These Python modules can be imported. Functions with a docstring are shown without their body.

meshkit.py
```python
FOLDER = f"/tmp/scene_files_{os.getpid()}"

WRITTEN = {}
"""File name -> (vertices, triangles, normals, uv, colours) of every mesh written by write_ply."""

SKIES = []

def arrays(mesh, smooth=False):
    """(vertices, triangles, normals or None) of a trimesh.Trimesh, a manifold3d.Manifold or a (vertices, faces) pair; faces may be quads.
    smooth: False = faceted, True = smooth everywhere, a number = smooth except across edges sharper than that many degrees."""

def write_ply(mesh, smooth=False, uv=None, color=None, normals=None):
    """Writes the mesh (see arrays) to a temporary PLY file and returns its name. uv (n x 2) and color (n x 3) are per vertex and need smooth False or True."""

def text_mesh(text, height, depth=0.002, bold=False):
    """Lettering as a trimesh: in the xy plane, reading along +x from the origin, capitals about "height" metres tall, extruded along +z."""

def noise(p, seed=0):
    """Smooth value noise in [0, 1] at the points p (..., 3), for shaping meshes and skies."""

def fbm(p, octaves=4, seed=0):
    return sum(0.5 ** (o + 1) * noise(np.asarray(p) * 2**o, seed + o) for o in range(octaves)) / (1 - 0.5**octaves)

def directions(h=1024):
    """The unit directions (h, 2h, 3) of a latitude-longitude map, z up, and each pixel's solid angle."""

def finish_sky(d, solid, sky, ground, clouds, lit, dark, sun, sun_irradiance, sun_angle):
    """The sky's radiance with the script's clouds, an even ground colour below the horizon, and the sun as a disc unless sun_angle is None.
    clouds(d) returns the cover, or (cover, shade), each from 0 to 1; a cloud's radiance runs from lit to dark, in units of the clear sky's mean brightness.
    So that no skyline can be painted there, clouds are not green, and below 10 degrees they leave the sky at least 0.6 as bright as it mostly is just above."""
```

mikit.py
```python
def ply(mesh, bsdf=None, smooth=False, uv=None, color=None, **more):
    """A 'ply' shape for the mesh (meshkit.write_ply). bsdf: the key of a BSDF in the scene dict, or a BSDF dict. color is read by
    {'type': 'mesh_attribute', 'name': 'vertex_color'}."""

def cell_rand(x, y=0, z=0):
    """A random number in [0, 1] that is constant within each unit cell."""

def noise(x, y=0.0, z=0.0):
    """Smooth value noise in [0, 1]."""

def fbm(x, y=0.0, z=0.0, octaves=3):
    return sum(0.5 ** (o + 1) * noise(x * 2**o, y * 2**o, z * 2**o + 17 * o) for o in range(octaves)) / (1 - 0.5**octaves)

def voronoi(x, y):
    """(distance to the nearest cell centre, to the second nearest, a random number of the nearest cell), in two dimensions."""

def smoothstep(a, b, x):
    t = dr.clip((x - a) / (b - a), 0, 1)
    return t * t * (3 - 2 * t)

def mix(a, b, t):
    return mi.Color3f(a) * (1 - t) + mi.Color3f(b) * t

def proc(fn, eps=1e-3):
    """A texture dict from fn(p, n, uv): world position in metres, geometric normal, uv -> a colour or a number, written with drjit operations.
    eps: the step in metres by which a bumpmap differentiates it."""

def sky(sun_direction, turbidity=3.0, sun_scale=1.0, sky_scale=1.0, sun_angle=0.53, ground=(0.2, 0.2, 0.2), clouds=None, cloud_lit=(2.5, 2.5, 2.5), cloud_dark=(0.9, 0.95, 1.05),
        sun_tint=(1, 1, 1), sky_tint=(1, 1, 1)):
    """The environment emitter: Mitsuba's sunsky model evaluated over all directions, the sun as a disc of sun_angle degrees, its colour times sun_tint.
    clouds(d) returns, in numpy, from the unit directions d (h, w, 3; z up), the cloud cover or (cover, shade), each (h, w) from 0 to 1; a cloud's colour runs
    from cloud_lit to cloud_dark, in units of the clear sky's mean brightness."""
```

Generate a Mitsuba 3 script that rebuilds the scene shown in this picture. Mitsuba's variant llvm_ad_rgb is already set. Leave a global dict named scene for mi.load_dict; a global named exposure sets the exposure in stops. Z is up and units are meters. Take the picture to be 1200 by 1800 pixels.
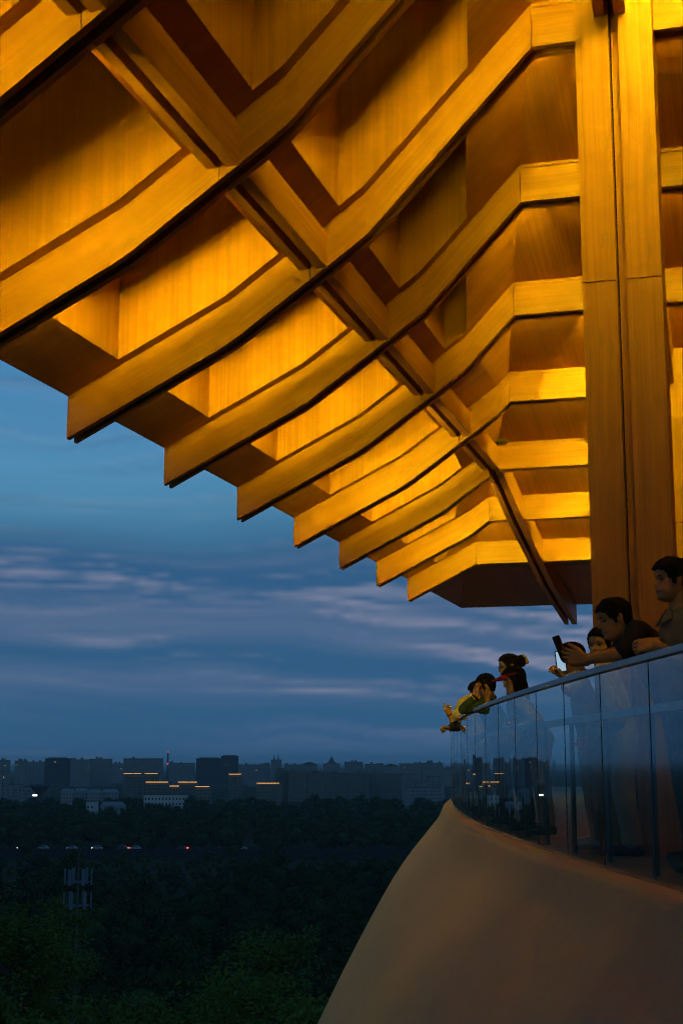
import math, random
import numpy as np
import trimesh
import manifold3d as m3
import drjit as dr
import mitsuba as mi
import mikit, meshkit
from mikit import proc, noise, fbm, voronoi, cell_rand, smoothstep, mix

T4 = mi.ScalarTransform4f
scene, labels = {'type': 'scene'}, {}
rng = np.random.default_rng(7)

# ------------------------------------------------------------------ camera, air, sky, exposure
# origin = the photographer's eye; x across the eave, y along it (away), z up
PITCH, YAW, FOC = math.radians(10.0707), math.radians(15.8522), 2500.0 / 1200.0
RT = np.array([math.cos(YAW), math.sin(YAW), 0.0])          # to the right along the horizon
FW = np.array([-math.sin(YAW), math.cos(YAW), 0.0])         # level view direction
UP = np.array([0, 0, 1.0])
look = FW * math.cos(PITCH) + UP * math.sin(PITCH)
exposure = 4.0        # a long hand held dusk exposure
GROUND = -38.0

scene['camera'] = {
    'type': 'perspective', 'fov': math.degrees(2 * math.atan(0.5 / FOC)), 'fov_axis': 'x',
    'near_clip': 0.1, 'far_clip': 40000.0,
    'to_world': T4().look_at(origin=[0, 0, 0], target=look.tolist(), up=[0, 0, 1]),
    'medium': {'type': 'ref', 'id': 'dusk_air'},
}
scene['dusk_air'] = {'type': 'homogeneous', 'albedo': {'type': 'rgb', 'value': [0.72, 0.90, 0.96]}, 'sigma_t': 0.8e-4}


def dusk_clouds(d):
    el = np.degrees(np.arcsin(np.clip(d[..., 2], 0, 1)))
    az = np.degrees(np.arctan2(d[..., 0], d[..., 1]))
    warp = meshkit.fbm(np.stack([az / 14, el / 5, 0 * el], -1), 3, seed=3) - 0.5
    e = el + 3.2 * warp + 0.05 * az
    st = lambda a, b, s, o=4: meshkit.fbm(np.stack([az / a + 0.35 * e, e / b, 0 * e], -1), o, seed=s)
    streak = st(20, 0.55, 11, 5)
    thin = st(8, 0.17, 21, 4)
    broad = st(40, 3.2, 31, 3)
    sm = lambda a, b, x: (lambda t: t * t * (3 - 2 * t))(np.clip((x - a) / (b - a), 0, 1))
    gap = sm(6.6, 11.2, e) * (1 - sm(13.2, 18.0, e))            # the clear strip above the low cloud bank
    gap = gap * (0.62 + 0.38 * sm(0.35, 0.6, broad))
    cover = np.clip(0.97 - 0.95 * gap + 0.3 * sm(0.52, 0.68, streak) * gap, 0, 1)
    patch = st(15, 1.9, 51, 3)
    lit = sm(0.45, 0.76, 0.55 * streak + 0.45 * thin) * sm(0.30, 0.62, patch) * (0.25 + 0.75 * sm(1.8, 4.2, el) * (1 - sm(7.4, 9.2, el))) * 1.5
    lit = lit + 0.20 * sm(0.45, 0.7, broad) * sm(1.5, 4.0, el) + 0.12 * (thin - 0.4) + 0.35 * (streak - 0.47) * sm(1.0, 3.0, el)
    high = sm(17, 30, el)
    cover = np.clip(cover + 0.1 * high, 0, 1)
    lit = lit * (1 - 0.8 * high)
    return cover, 1 - np.clip(lit, 0, 1)


scene['sky'] = mikit.sky([0.55, -0.80, 0.055], turbidity=3, sun_scale=0.0, sky_scale=0.5, sky_tint=(0.25, 0.80, 1.76),
                         ground=(0.03, 0.04, 0.03), clouds=dusk_clouds, cloud_lit=(1.12, 1.22, 1.80), cloud_dark=(0.15, 0.53, 1.20))

# ------------------------------------------------------------------ materials
WOOD_D, WOOD_L = (0.270, 0.086, 0.008), (0.370, 0.130, 0.012)


def wood_colour(p, n, uv):
    u, v = uv.x, uv.y
    d1, d2, r = voronoi(u * 1.5 + 3.1, v * 3.6 + 7.7)
    k = smoothstep(0.15, 0.0, d1) * dr.select(r > 0.5, 1.0, 0.0)
    w = v + 0.012 * noise(u * 2.2, v * 3.0) + 0.018 * k
    grain = fbm(u * 0.8, w * 62.0, 1.0, 3)
    fine = noise(u * 3.0, w * 330.0, 3.0)
    broad = fbm(u * 0.45 + 9, w * 9.0, 5.0, 2)
    t = 0.50 * grain + 0.25 * fine + 0.30 * broad
    c = mix(WOOD_D, WOOD_L, smoothstep(0.20, 0.82, t))
    ring = 0.5 + 0.5 * dr.sin(d1 * 85.0 + 4 * noise(u * 20, v * 30))
    c = mix(c, mi.Color3f(0.24, 0.11, 0.03), k * (0.30 + 0.55 * ring) * 0.75)
    return c


def wood_rough(p, n, uv):
    return 0.40 + 0.22 * fbm(uv.x * 2.0, uv.y * 30.0, 8.0, 2)


def two(b):
    return {'type': 'twosided', 'bsdf': b}


scene['wood'] = two({'type': 'principled', 'base_color': proc(wood_colour), 'roughness': proc(wood_rough), 'specular': 0.35})
scene['wood_dark'] = two({'type': 'principled', 'base_color': {'type': 'rgb', 'value': [0.012, 0.008, 0.005]}, 'roughness': 0.7})
scene['metal_dark'] = two({'type': 'principled', 'base_color': {'type': 'rgb', 'value': [0.05, 0.05, 0.05]}, 'roughness': 0.45, 'metallic': 0.6})


def plaster_colour(p, n, uv):
    a = fbm(p.x * 1.1, p.y * 1.1, p.z * 1.6, 4)
    b = fbm(uv.x * 1.3, uv.y * 0.22 + 4, 2.0, 3)
    c = fbm(p.x * 14, p.y * 14, p.z * 14, 2)
    t = 0.5 * a + 0.15 * b + 0.35 * c
    col = mix((0.40, 0.235, 0.085), (0.445, 0.265, 0.098), smoothstep(0.3, 0.7, t))
    streak = 0.5 * smoothstep(0.62, 0.80, fbm(uv.x * 5.0, uv.y * 0.5, 6.0, 3)) * smoothstep(0.35, 0.7, a)
    col = mix(col, mi.Color3f(0.26, 0.16, 0.07), 0.25 * streak)
    d1, d2, r = voronoi(uv.x * 0.8 + 0.6 * a, uv.y * 0.9 + 0.5 * b)
    crack = smoothstep(0.012, 0.0, d2 - d1) * smoothstep(0.60, 0.72, b + 0.25 * a)
    return mix(col, mi.Color3f(0.13, 0.10, 0.07), 0.35 * crack * smoothstep(0.55, 0.75, fbm(p.x * 2, p.y * 2, p.z * 2, 2)))


scene['plaster'] = two({'type': 'bumpmap', 'bsdf': {'type': 'principled', 'base_color': proc(plaster_colour), 'roughness': 0.8, 'specular': 0.2},
                        'arbitrary': proc(lambda p, n, uv: 0.006 * fbm(p.x * 3, p.y * 3, p.z * 3, 3) + 0.0015 * noise(p.x * 60, p.y * 60, p.z * 60), 4e-3), 'scale': 1.0})
scene['floor_stone'] = two({'type': 'principled', 'base_color': proc(lambda p, n, uv: mix((0.10, 0.095, 0.09), (0.16, 0.15, 0.14), fbm(p.x * 5, p.y * 5, 0.0, 3))), 'roughness': 0.5})
scene['glass'] = {'type': 'thindielectric', 'int_ior': 1.52, 'specular_transmittance': {'type': 'rgb', 'value': [0.66, 0.76, 0.73]}}
scene['steel'] = two({'type': 'principled', 'base_color': proc(lambda p, n, uv: mix((0.42, 0.44, 0.46), (0.58, 0.60, 0.62), fbm(p.x * 9, p.y * 9, p.z * 40, 3))), 'roughness': 0.38, 'metallic': 0.75})
scene['rail_steel'] = two({'type': 'principled', 'base_color': {'type': 'rgb', 'value': [0.42, 0.44, 0.46]}, 'roughness': 0.42, 'metallic': 0.25})
scene['seal'] = two({'type': 'principled', 'base_color': {'type': 'rgb', 'value': [0.02, 0.02, 0.02]}, 'roughness': 0.5})


# ------------------------------------------------------------------ helpers
class MB:
    """collects flat quads and polygons with the grain running along a direction, into one mesh"""

    def __init__(s):
        s.v, s.f, s.uv, s.k = [], [], [], 0
        s.o = rng.uniform(0, 400, 2)

    def poly(s, pts, g=(1, 0, 0), o=None):
        p = np.asarray(pts, float)
        nrm = np.zeros(3)
        for i in range(1, len(p) - 1):
            nrm = nrm + np.cross(p[i] - p[0], p[i + 1] - p[0])
        ln = np.linalg.norm(nrm)
        if ln < 1e-12:
            return s
        nrm /= ln
        g = np.asarray(g, float)
        g = g - nrm * (g @ nrm)
        if np.linalg.norm(g) < 1e-4:
            g = np.cross(nrm, [0.3, 0.9, 0.2])
        g = g / np.linalg.norm(g)
        h = np.cross(nrm, g)
        o = s.o if o is None else o
        b = len(s.v)
        s.v += p.tolist()
        s.uv += np.stack([p @ g + o[0], p @ h + o[1]], -1).tolist()
        s.f += [[b, b + i, b + i + 1] for i in range(1, len(p) - 1)]
        return s

    def box(s, x0, x1, y0, y1, z0, z1, g=(0, 0, 1)):
        c = lambda i, j, k: ((x0, x1)[i], (y0, y1)[j], (z0, z1)[k])
        for q in (((0, 0, 0), (0, 1, 0), (1, 1, 0), (1, 0, 0)), ((0, 0, 1), (1, 0, 1), (1, 1, 1), (0, 1, 1)),
                  ((0, 0, 0), (1, 0, 0), (1, 0, 1), (0, 0, 1)), ((1, 1, 0), (0, 1, 0), (0, 1, 1), (1, 1, 1)),
                  ((0, 1, 0), (0, 0, 0), (0, 0, 1), (0, 1, 1)), ((1, 0, 0), (1, 1, 0), (1, 1, 1), (1, 0, 1))):
            s.poly([c(*a) for a in q], g)
        return s

    def prism(s, pl, h, a0, a1, axis='x'):
        """a plank: pl = polyline (t, z) of its lower edge along x (or y), height h, from a0 to a1 across"""
        P = (lambda t, a, z: (t, a, z)) if axis == 'x' else (lambda t, a, z: (a, t, z))
        hh = h if callable(h) else (lambda t: h)
        for (t0, z0), (t1, z1) in zip(pl[:-1], pl[1:]):
            g = np.array(P(t1, 0, z1)) - np.array(P(t0, 0, z0))
            k0, k1 = hh(t0), hh(t1)
            s.poly([P(t0, a0, z0), P(t1, a0, z1), P(t1, a0, z1 + k1), P(t0, a0, z0 + k0)], g)
            s.poly([P(t1, a1, z1), P(t0, a1, z0), P(t0, a1, z0 + k0), P(t1, a1, z1 + k1)], g)
            s.poly([P(t0, a1, z0), P(t1, a1, z1), P(t1, a0, z1), P(t0, a0, z0)], g)
            s.poly([P(t0, a0, z0 + k0), P(t1, a0, z1 + k1), P(t1, a1, z1 + k1), P(t0, a1, z0 + k0)], g)
        for (t, z), fl in ((pl[0], 0), (pl[-1], 1)):
            q = [P(t, a0, z), P(t, a0, z + hh(t)), P(t, a1, z + hh(t)), P(t, a1, z)]
            s.poly(q[::-1] if fl else q, (0, 0, 1))
        return s

    def out(s):
        return np.array(s.v), np.array(s.f)


def numbered(key):
    if key not in used:
        used.add(key)
        return key
    i = 1
    while f'{key}_{i:03d}' in used:
        i += 1
    k = f'{key}_{i:03d}'
    used.add(k)
    return k


used = set()


def thing(name, label=None, cat=None, group=None, kind=None):
    k = numbered(name)
    labels[k] = {}
    if label: labels[k]['label'] = label
    if cat: labels[k]['category'] = cat
    if group: labels[k]['group'] = group
    if kind: labels[k]['kind'] = kind
    return k


def part(parent, name, mesh, bsdf, smooth=False, label=None, kind=None, **more):
    k = numbered(parent + '__' + name)
    if isinstance(mesh, MB):
        if not mesh.f:
            return k
        scene[k] = mikit.ply(mesh.out(), bsdf, smooth=False, uv=np.array(mesh.uv), **more)
    else:
        scene[k] = mikit.ply(mesh, bsdf, smooth=smooth, **more)
    if label or kind:
        labels[k] = {}
        if label: labels[k]['label'] = label
        if kind: labels[k]['kind'] = kind
    return k


def single(name, mesh, bsdf, label=None, cat=None, group=None, kind=None, smooth=False, **more):
    k = thing(name, label, cat, group, kind)
    if isinstance(mesh, MB):
        scene[k] = mikit.ply(mesh.out(), bsdf, smooth=False, uv=np.array(mesh.uv), **more)
    else:
        scene[k] = mikit.ply(mesh, bsdf, smooth=smooth, **more)
    return k


def TP(r, d, h):
    """terrace coordinates (right of, ahead of, above the photographer) to world"""
    return r * RT + d * FW + h * UP


def tube(points, radius, sides=8, cap=True):
    p = np.asarray(points, float)
    r = np.broadcast_to(np.asarray(radius, float), (len(p),))
    t = np.gradient(p, axis=0)
    t /= np.linalg.norm(t, axis=1, keepdims=True) + 1e-12
    ref = np.array([0, 0, 1.0]) if abs(t[0] @ [0, 0, 1.0]) < 0.9 else np.array([1.0, 0, 0])
    a = np.cross(t, ref); a /= np.linalg.norm(a, axis=1, keepdims=True) + 1e-12
    b = np.cross(t, a)
    ang = np.arange(sides) * 2 * np.pi / sides
    v = p[:, None] + r[:, None, None] * (np.cos(ang)[None, :, None] * a[:, None] + np.sin(ang)[None, :, None] * b[:, None])
    f = []
    for i in range(len(p) - 1):
        for j in range(sides):
            k = (j + 1) % sides
            f += [[i * sides + j, (i + 1) * sides + k, i * sides + k], [i * sides + j, (i + 1) * sides + j, (i + 1) * sides + k]]
    v = v.reshape(-1, 3)
    if cap:
        n = len(v)
        v = np.vstack([v, p[0], p[-1]])
        m = (len(p) - 1) * sides
        f += [[n, (j), (j + 1) % sides] for j in range(sides)] + [[n + 1, m + (j + 1) % sides, m + j] for j in range(sides)]
    return trimesh.Trimesh(v, np.array(f), process=False)


def glow(col, power):
    return {'type': 'area', 'radiance': {'type': 'rgb', 'value': [power / 16 * q for q in col]}, 'sampling_weight': 0.001}


def cat_mesh(ms):
    return trimesh.util.concatenate(ms)


# ------------------------------------------------------------------ the tower: timber canopy on twin-plank columns
S, Y0 = 2.0, 10.15
BX, BZ = [-5.185, -3.8, -2.68, 3.5], [2.585, 3.27, 4.05, 4.05 + 6.18 * 1.053]
FY, FZ = [-2.0, 10.15, 12.15, 14.15, 16.15, 18.15, 20.15, 22.15, 23.5, 26.62], [7.87, 5.435, 5.01, 4.60, 4.20, 3.815, 3.48, 3.14, 2.91, 2.585]
HB = 0.355
XE, YE, XR = -5.185, 26.62, 2.6


def zl(x): return float(np.interp(x, BX, BZ))
def zf(y): return float(np.interp(y, FY, FZ))
def hipx(y): return float(np.interp(zf(y), BZ, BX))


def beam_y(n): return Y0 + S * n


tower = thing('observation_pavilion', 'golden timber pavilion with a deep coffered eave lit from within, standing behind the glass railing', 'pavilion')
TH = (0.0, 0.058, 0.135, 0.19)      # plank, groove, plank across a beam


def smooth_line(pts, e=0.10):
    out = [pts[0]]
    for a, b, c in zip(pts[:-2], pts[1:-1], pts[2:]):
        a, b, c = map(np.array, (a, b, c))
        la, lc = np.linalg.norm(a - b), np.linalg.norm(c - b)
        p, q = b + (a - b) / la * min(e, la / 3), b + (c - b) / lc * min(e, lc / 3)
        out += [tuple(p), tuple(0.25 * p + 0.5 * b + 0.25 * q), tuple(q)]
    return out + [pts[-1]]


def cut(pl, t0, t1):
    """the piece of a polyline between two abscissae"""
    ts = np.array([p[0] for p in pl]); zs = np.array([p[1] for p in pl])
    mid = [p for p in pl if t0 < p[0] < t1]
    return [(t0, float(np.interp(t0, ts, zs)))] + mid + [(t1, float(np.interp(t1, ts, zs)))]


BEAMS = list(range(-4, 7))
for n in BEAMS:
    y = beam_y(n)
    hx = hipx(y)
    pts = [(XE, BZ[0])] + [(bx, bz) for bx, bz in zip(BX[1:-1], BZ[1:-1]) if bx < hx - 0.05] + [(hx, zf(y))]
    pl = smooth_line(pts)
    flat = [(hx, zf(y)), (XR, zf(y))]
    b = numbered(f'{tower}__rafter_beam')
    joint = -3.14
    J = 0.003
    segs = [cut(pl, XE, min(joint, hx) - J)]
    if hx > joint + 0.2:
        segs.append(cut(pl, joint + J, hx - J))
    segs.append([(hx + J, zf(y)), (XR, zf(y))])
    for sg in segs:
        for k in (0, 1):
            m = MB()
            m.prism(sg, HB, y + TH[2 * k], y + TH[2 * k + 1])
            part(b, 'plank', m, 'wood')
    core = MB()
    core.prism([(x + (0.02 if i == 0 else 0), z + 0.16) for i, (x, z) in enumerate(pl[:-1] + flat)], HB - 0.17, y + TH[1] - 0.001, y + TH[2] + 0.001)
    part(b, 'core', core, 'wood_dark')
    # slim bead under the ceiling on the flat run
    bead = MB(); bead.prism([(hx + 0.02, zf(y) + HB - 0.035), (XR, zf(y) + HB - 0.035)], 0.034, y - 0.012, y - 0.001)
    part(b, 'bead', bead, 'wood')
    if n >= 3:      # small lamp on the eave end
        lm = MB(); lm.box(XE - 0.012, XE - 0.001, y + 0.02, y + 0.17, BZ[0] + 0.10, BZ[0] + 0.22)
        part(b, 'end_plate', lm, 'wood')

# cross beams along y, between the rafters
PURL = ((-3.225, -3.155), (-3.09, -3.0))


def cross_beam(x0, planks, pl, hgt):
    c = numbered(f'{tower}__cross_beam')
    for a, b_ in planks:
        part(c, 'plank', MB().prism(pl, hgt, x0 + a, x0 + b_, 'y'), 'wood')
    cr = MB().prism([(t, z + 0.13) for t, z in pl], (lambda t: hgt(t) - 0.14) if callable(hgt) else hgt - 0.14, x0 + planks[0][1] - 0.001, x0 + planks[1][0] + 0.001, 'y')
    part(c, 'core', cr, 'wood_dark')


for n in range(-4, 5):
    ya, yb = beam_y(n - 1) + TH[3], beam_y(n)
    if n == -4: ya = yb - 1.8
    zb = zl(-3.11) + 0.065
    cross_beam(0, PURL, [(ya + 0.001, zb), (yb - 0.001, zb)], zl(-3.11) + HB - zb - 0.004)
far = smooth_line([(beam_y(4) + TH[3] + 0.001, zf(beam_y(4)) + 0.02)] + [(FY[i], FZ[i] - 0.02) for i in range(6, 9)] + [(YE - 0.03, FZ[-1] - 0.02)], 0.15)
cross_beam(0, PURL, far, HB + 0.012)
CP = ((-0.858, -0.780), (-0.712, -0.630))
COLY = (9.85, 15.85, 21.85)
for ya, yb in ((1.0, COLY[0]), (COLY[0] + 0.64, COLY[1]), (COLY[1] + 0.64, YE - 0.03)):
    ys = sorted({ya + 0.002, yb - 0.002} | {y for y in FY if ya < y < yb})
    cross_beam(0, CP, [(y, zf(y) - 0.055) for y in ys], HB + 0.05)
    cross_beam(2.4, CP, [(y, zf(y) - 0.055) for y in ys], HB + 0.05)

ZDECK = -0.60
# twin-plank columns, each storey of planks with a joint
for ci, cy in enumerate(COLY[:2]):
    c = numbered(f'{tower}__column')
    ztop = zf(cy) + HB - 0.006
    zj = 3.40 if ci == 0 else 2.62
    for (x0, x1) in ((-1.003, -0.760), (-0.690, -0.447)):
        for z0, z1 in ((ZDECK, zj - 0.004), (zj + 0.004, ztop)):
            part(c, 'plank', MB().box(x0, x1, cy, cy + 0.60, z0, z1), 'wood')
    part(c, 'core', MB().box(-0.748, -0.6905, cy + 0.085, cy + 0.55, ZDECK, ztop - 0.01), 'wood')
    part(c, 'core', MB().box(-0.7595, -0.7485, cy + 0.13, cy + 0.55, ZDECK, ztop - 0.01), 'wood_dark')

# ceilings: a frame of boards at the top of the beams with deep recesses above
GXL = np.array([1.0, 0, 0])


def ceil_left(m, poly):
    """poly of (x, y) on the left slope, cut at the kinks of the rafters so that it stays flat"""
    from shapely.geometry import Polygon, box as sbox
    P = Polygon(poly).buffer(0)
    for xa, xb, za, zb in zip(BX[:-1], BX[1:], BZ[:-1], BZ[1:]):
        q = P.intersection(sbox(xa, -50, xb, 60))
        for gq in getattr(q, 'geoms', [q]):
            if gq.geom_type == 'Polygon' and gq.area > 1e-5:
                m.poly([(x, y, za + (x - xa) / (xb - xa) * (zb - za) + HB - 0.001) for x, y in list(gq.exterior.coords)[:-1]], (xb - xa, 0, zb - za))


def ceil_far(m, poly):
    from shapely.geometry import Polygon, box as sbox
    P = Polygon(poly).buffer(0)
    for ya, yb, za, zb in zip(FY[:-1], FY[1:], FZ[:-1], FZ[1:]):
        q = P.intersection(sbox(-50, ya, 50, yb))
        for gq in getattr(q, 'geoms', [q]):
            if gq.geom_type == 'Polygon' and gq.area > 1e-5:
                m.poly([(x, y, za + (y - ya) / (yb - ya) * (zb - za) + HB - 0.001) for x, y in list(gq.exterior.coords)[:-1]], (0, yb - ya, zb - za))


RH = 1.45       # recess height
cells = [(n, beam_y(n - 1) + TH[3], beam_y(n)) for n in range(-3, 7)]
for n, ya, yb in cells:
    pa, pb = ya + 0.11, yb - 0.11
    rc = lambda y: hipx(y) - 0.50
    c = numbered(f'{tower}__ceiling_bay')
    rec = []
    r1 = min(-3.36, rc(pb))
    if r1 > -4.6:
        rec.append([(-4.70, pa), (min(-3.36, rc(pa)), pa), (r1, pb), (-4.70, pb)])
    if rc(pb) > -2.80:
        rec.append([(-2.875, pa), (rc(pa), pa), (rc(pb), pb), (-2.875, pb)])
    from shapely.geometry import Polygon
    whole = Polygon([(XE, ya), (hipx(ya), ya), (hipx(yb), yb), (XE, yb)])
    left = whole
    for q in rec:
        left = left.difference(Polygon(q))
    # eave soffit boards, then the frame strips
    from shapely.geometry import box as sbox
    ranges = (('eave_soffit', XE, -4.70), ('ceiling_board', -4.70, -3.11), ('ceiling_board', -3.11, 3.0))
    for nm, xa, xb in ranges:
        m = MB()
        q = left.intersection(sbox(xa, ya - 1, xb, yb + 1))
        for gq in getattr(q, 'geoms', [q]):
            if gq.geom_type == 'Polygon' and gq.area > 1e-4:
                for t in trimesh.creation.triangulate_polygon(gq, engine='earcut')[1]:
                    V = trimesh.creation.triangulate_polygon(gq, engine='earcut')[0]
                    ceil_left(m, [V[i] for i in t])
        part(c, nm, m, 'wood')
    m = MB(); ceil_far(m, [(hipx(ya), ya), (XR, ya), (XR, yb), (hipx(yb), yb)])
    part(c, 'ceiling_board', m, 'wood')
    # recess linings: walls standing on the edge of the opening and a lid
    for q in rec:
        P4 = q
        zt = lambda x: zl(x) + HB - 0.002
        kx = [bx for bx in BX[1:-1]]
        for i in range(4):
            (xa, y_a), (xb, y_b) = P4[i], P4[(i + 1) % 4]
            cuts = [0.0, 1.0]
            if abs(xb - xa) > 1e-6:
                cuts += [(bx - xa) / (xb - xa) for bx in kx if 0 < (bx - xa) / (xb - xa) < 1]
            cuts = sorted(cuts)
            m = MB()
            top = max(zt(P4[1][0]), zt(P4[2][0])) + RH
            for t0, t1 in zip(cuts[:-1], cuts[1:]):
                a_ = (xa + (xb - xa) * t0, y_a + (y_b - y_a) * t0); b_ = (xa + (xb - xa) * t1, y_a + (y_b - y_a) * t1)
                m.poly([(*a_, zt(a_[0])), (*b_, zt(b_[0])), (*b_, top), (*a_, top)], (0, 0, 1))
            part(c, 'recess_panel', m, 'wood')
        m = MB(); m.poly([(x, y, top) for x, y in P4[::-1]], (1, 0, 0))
        part(c, 'recess_lid', m, 'wood')
# the eave of the far side, past the last beam, and the corner
c = numbered(f'{tower}__ceiling_bay')
ya = beam_y(6) + TH[3]
hp = [(hipx(y), y) for y in np.linspace(ya, YE, 7)]
m = MB(); ceil_left(m, [(XE, ya)] + hp); part(c, 'eave_soffit', m, 'wood')
m = MB(); ceil_far(m, hp + [(XR, YE), (XR, ya)]); part(c, 'eave_soffit', m, 'wood')
m = MB(); m.prism([(-3.6, zf(23.5) + HB - 0.008), (XR, zf(23.5) + HB - 0.008)], 0.006, 23.49, 23.51); part(c, 'seam_strip', m, 'wood')
# outer shell: fascia along the eaves and the roof over it
m = MB()
ys = beam_y(-4) - 0.5
m.poly([(XE, ys, BZ[0] + HB), (XE, YE, BZ[0] + HB), (XE - 0.0, YE, BZ[0] + HB + 0.16), (XE, ys, BZ[0] + HB + 0.16)], (0, 1, 0))
m.poly([(XE, YE, BZ[0] + HB), (XR, YE, BZ[0] + HB), (XR, YE, BZ[0] + HB + 0.16), (XE, YE, BZ[0] + HB + 0.16)], (1, 0, 0))
part(tower, 'fascia', m, 'wood')
m = MB()
zt_ = BZ[0] + HB + 0.16
m.poly([(XE, ys, zt_), (-4.9, ys, zt_ + 3.4), (-4.9, YE - 0.8, zt_ + 3.4), (XE, YE, zt_)], (0, 1, 0))
m.poly([(XE, YE, zt_), (-4.9, YE - 0.8, zt_ + 3.4), (XR, YE - 0.8, zt_ + 3.4), (XR, YE, zt_)], (1, 0, 0))
m.poly([(-4.9, ys, zt_ + 3.4), (XR, ys, zt_ + 11), (XR, 10, zt_ + 8), (XR, YE - 0.8, zt_ + 3.4), (-4.9, YE - 0.8, zt_ + 3.4)], (1, 0, 0))
part(tower, 'roof', m, 'metal_dark')

# the timber clad core of the building, off to the right behind the columns
part(tower, 'core_wall', MB().box(2.62, 2.8, -6.0, YE - 2.0, -0.6, 9.5), 'wood')

# lamps: slim warm strips in a shallow channel high on the back of each beam, washing the next one
WARM = np.array([1.0, 0.83, 0.012])


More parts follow.
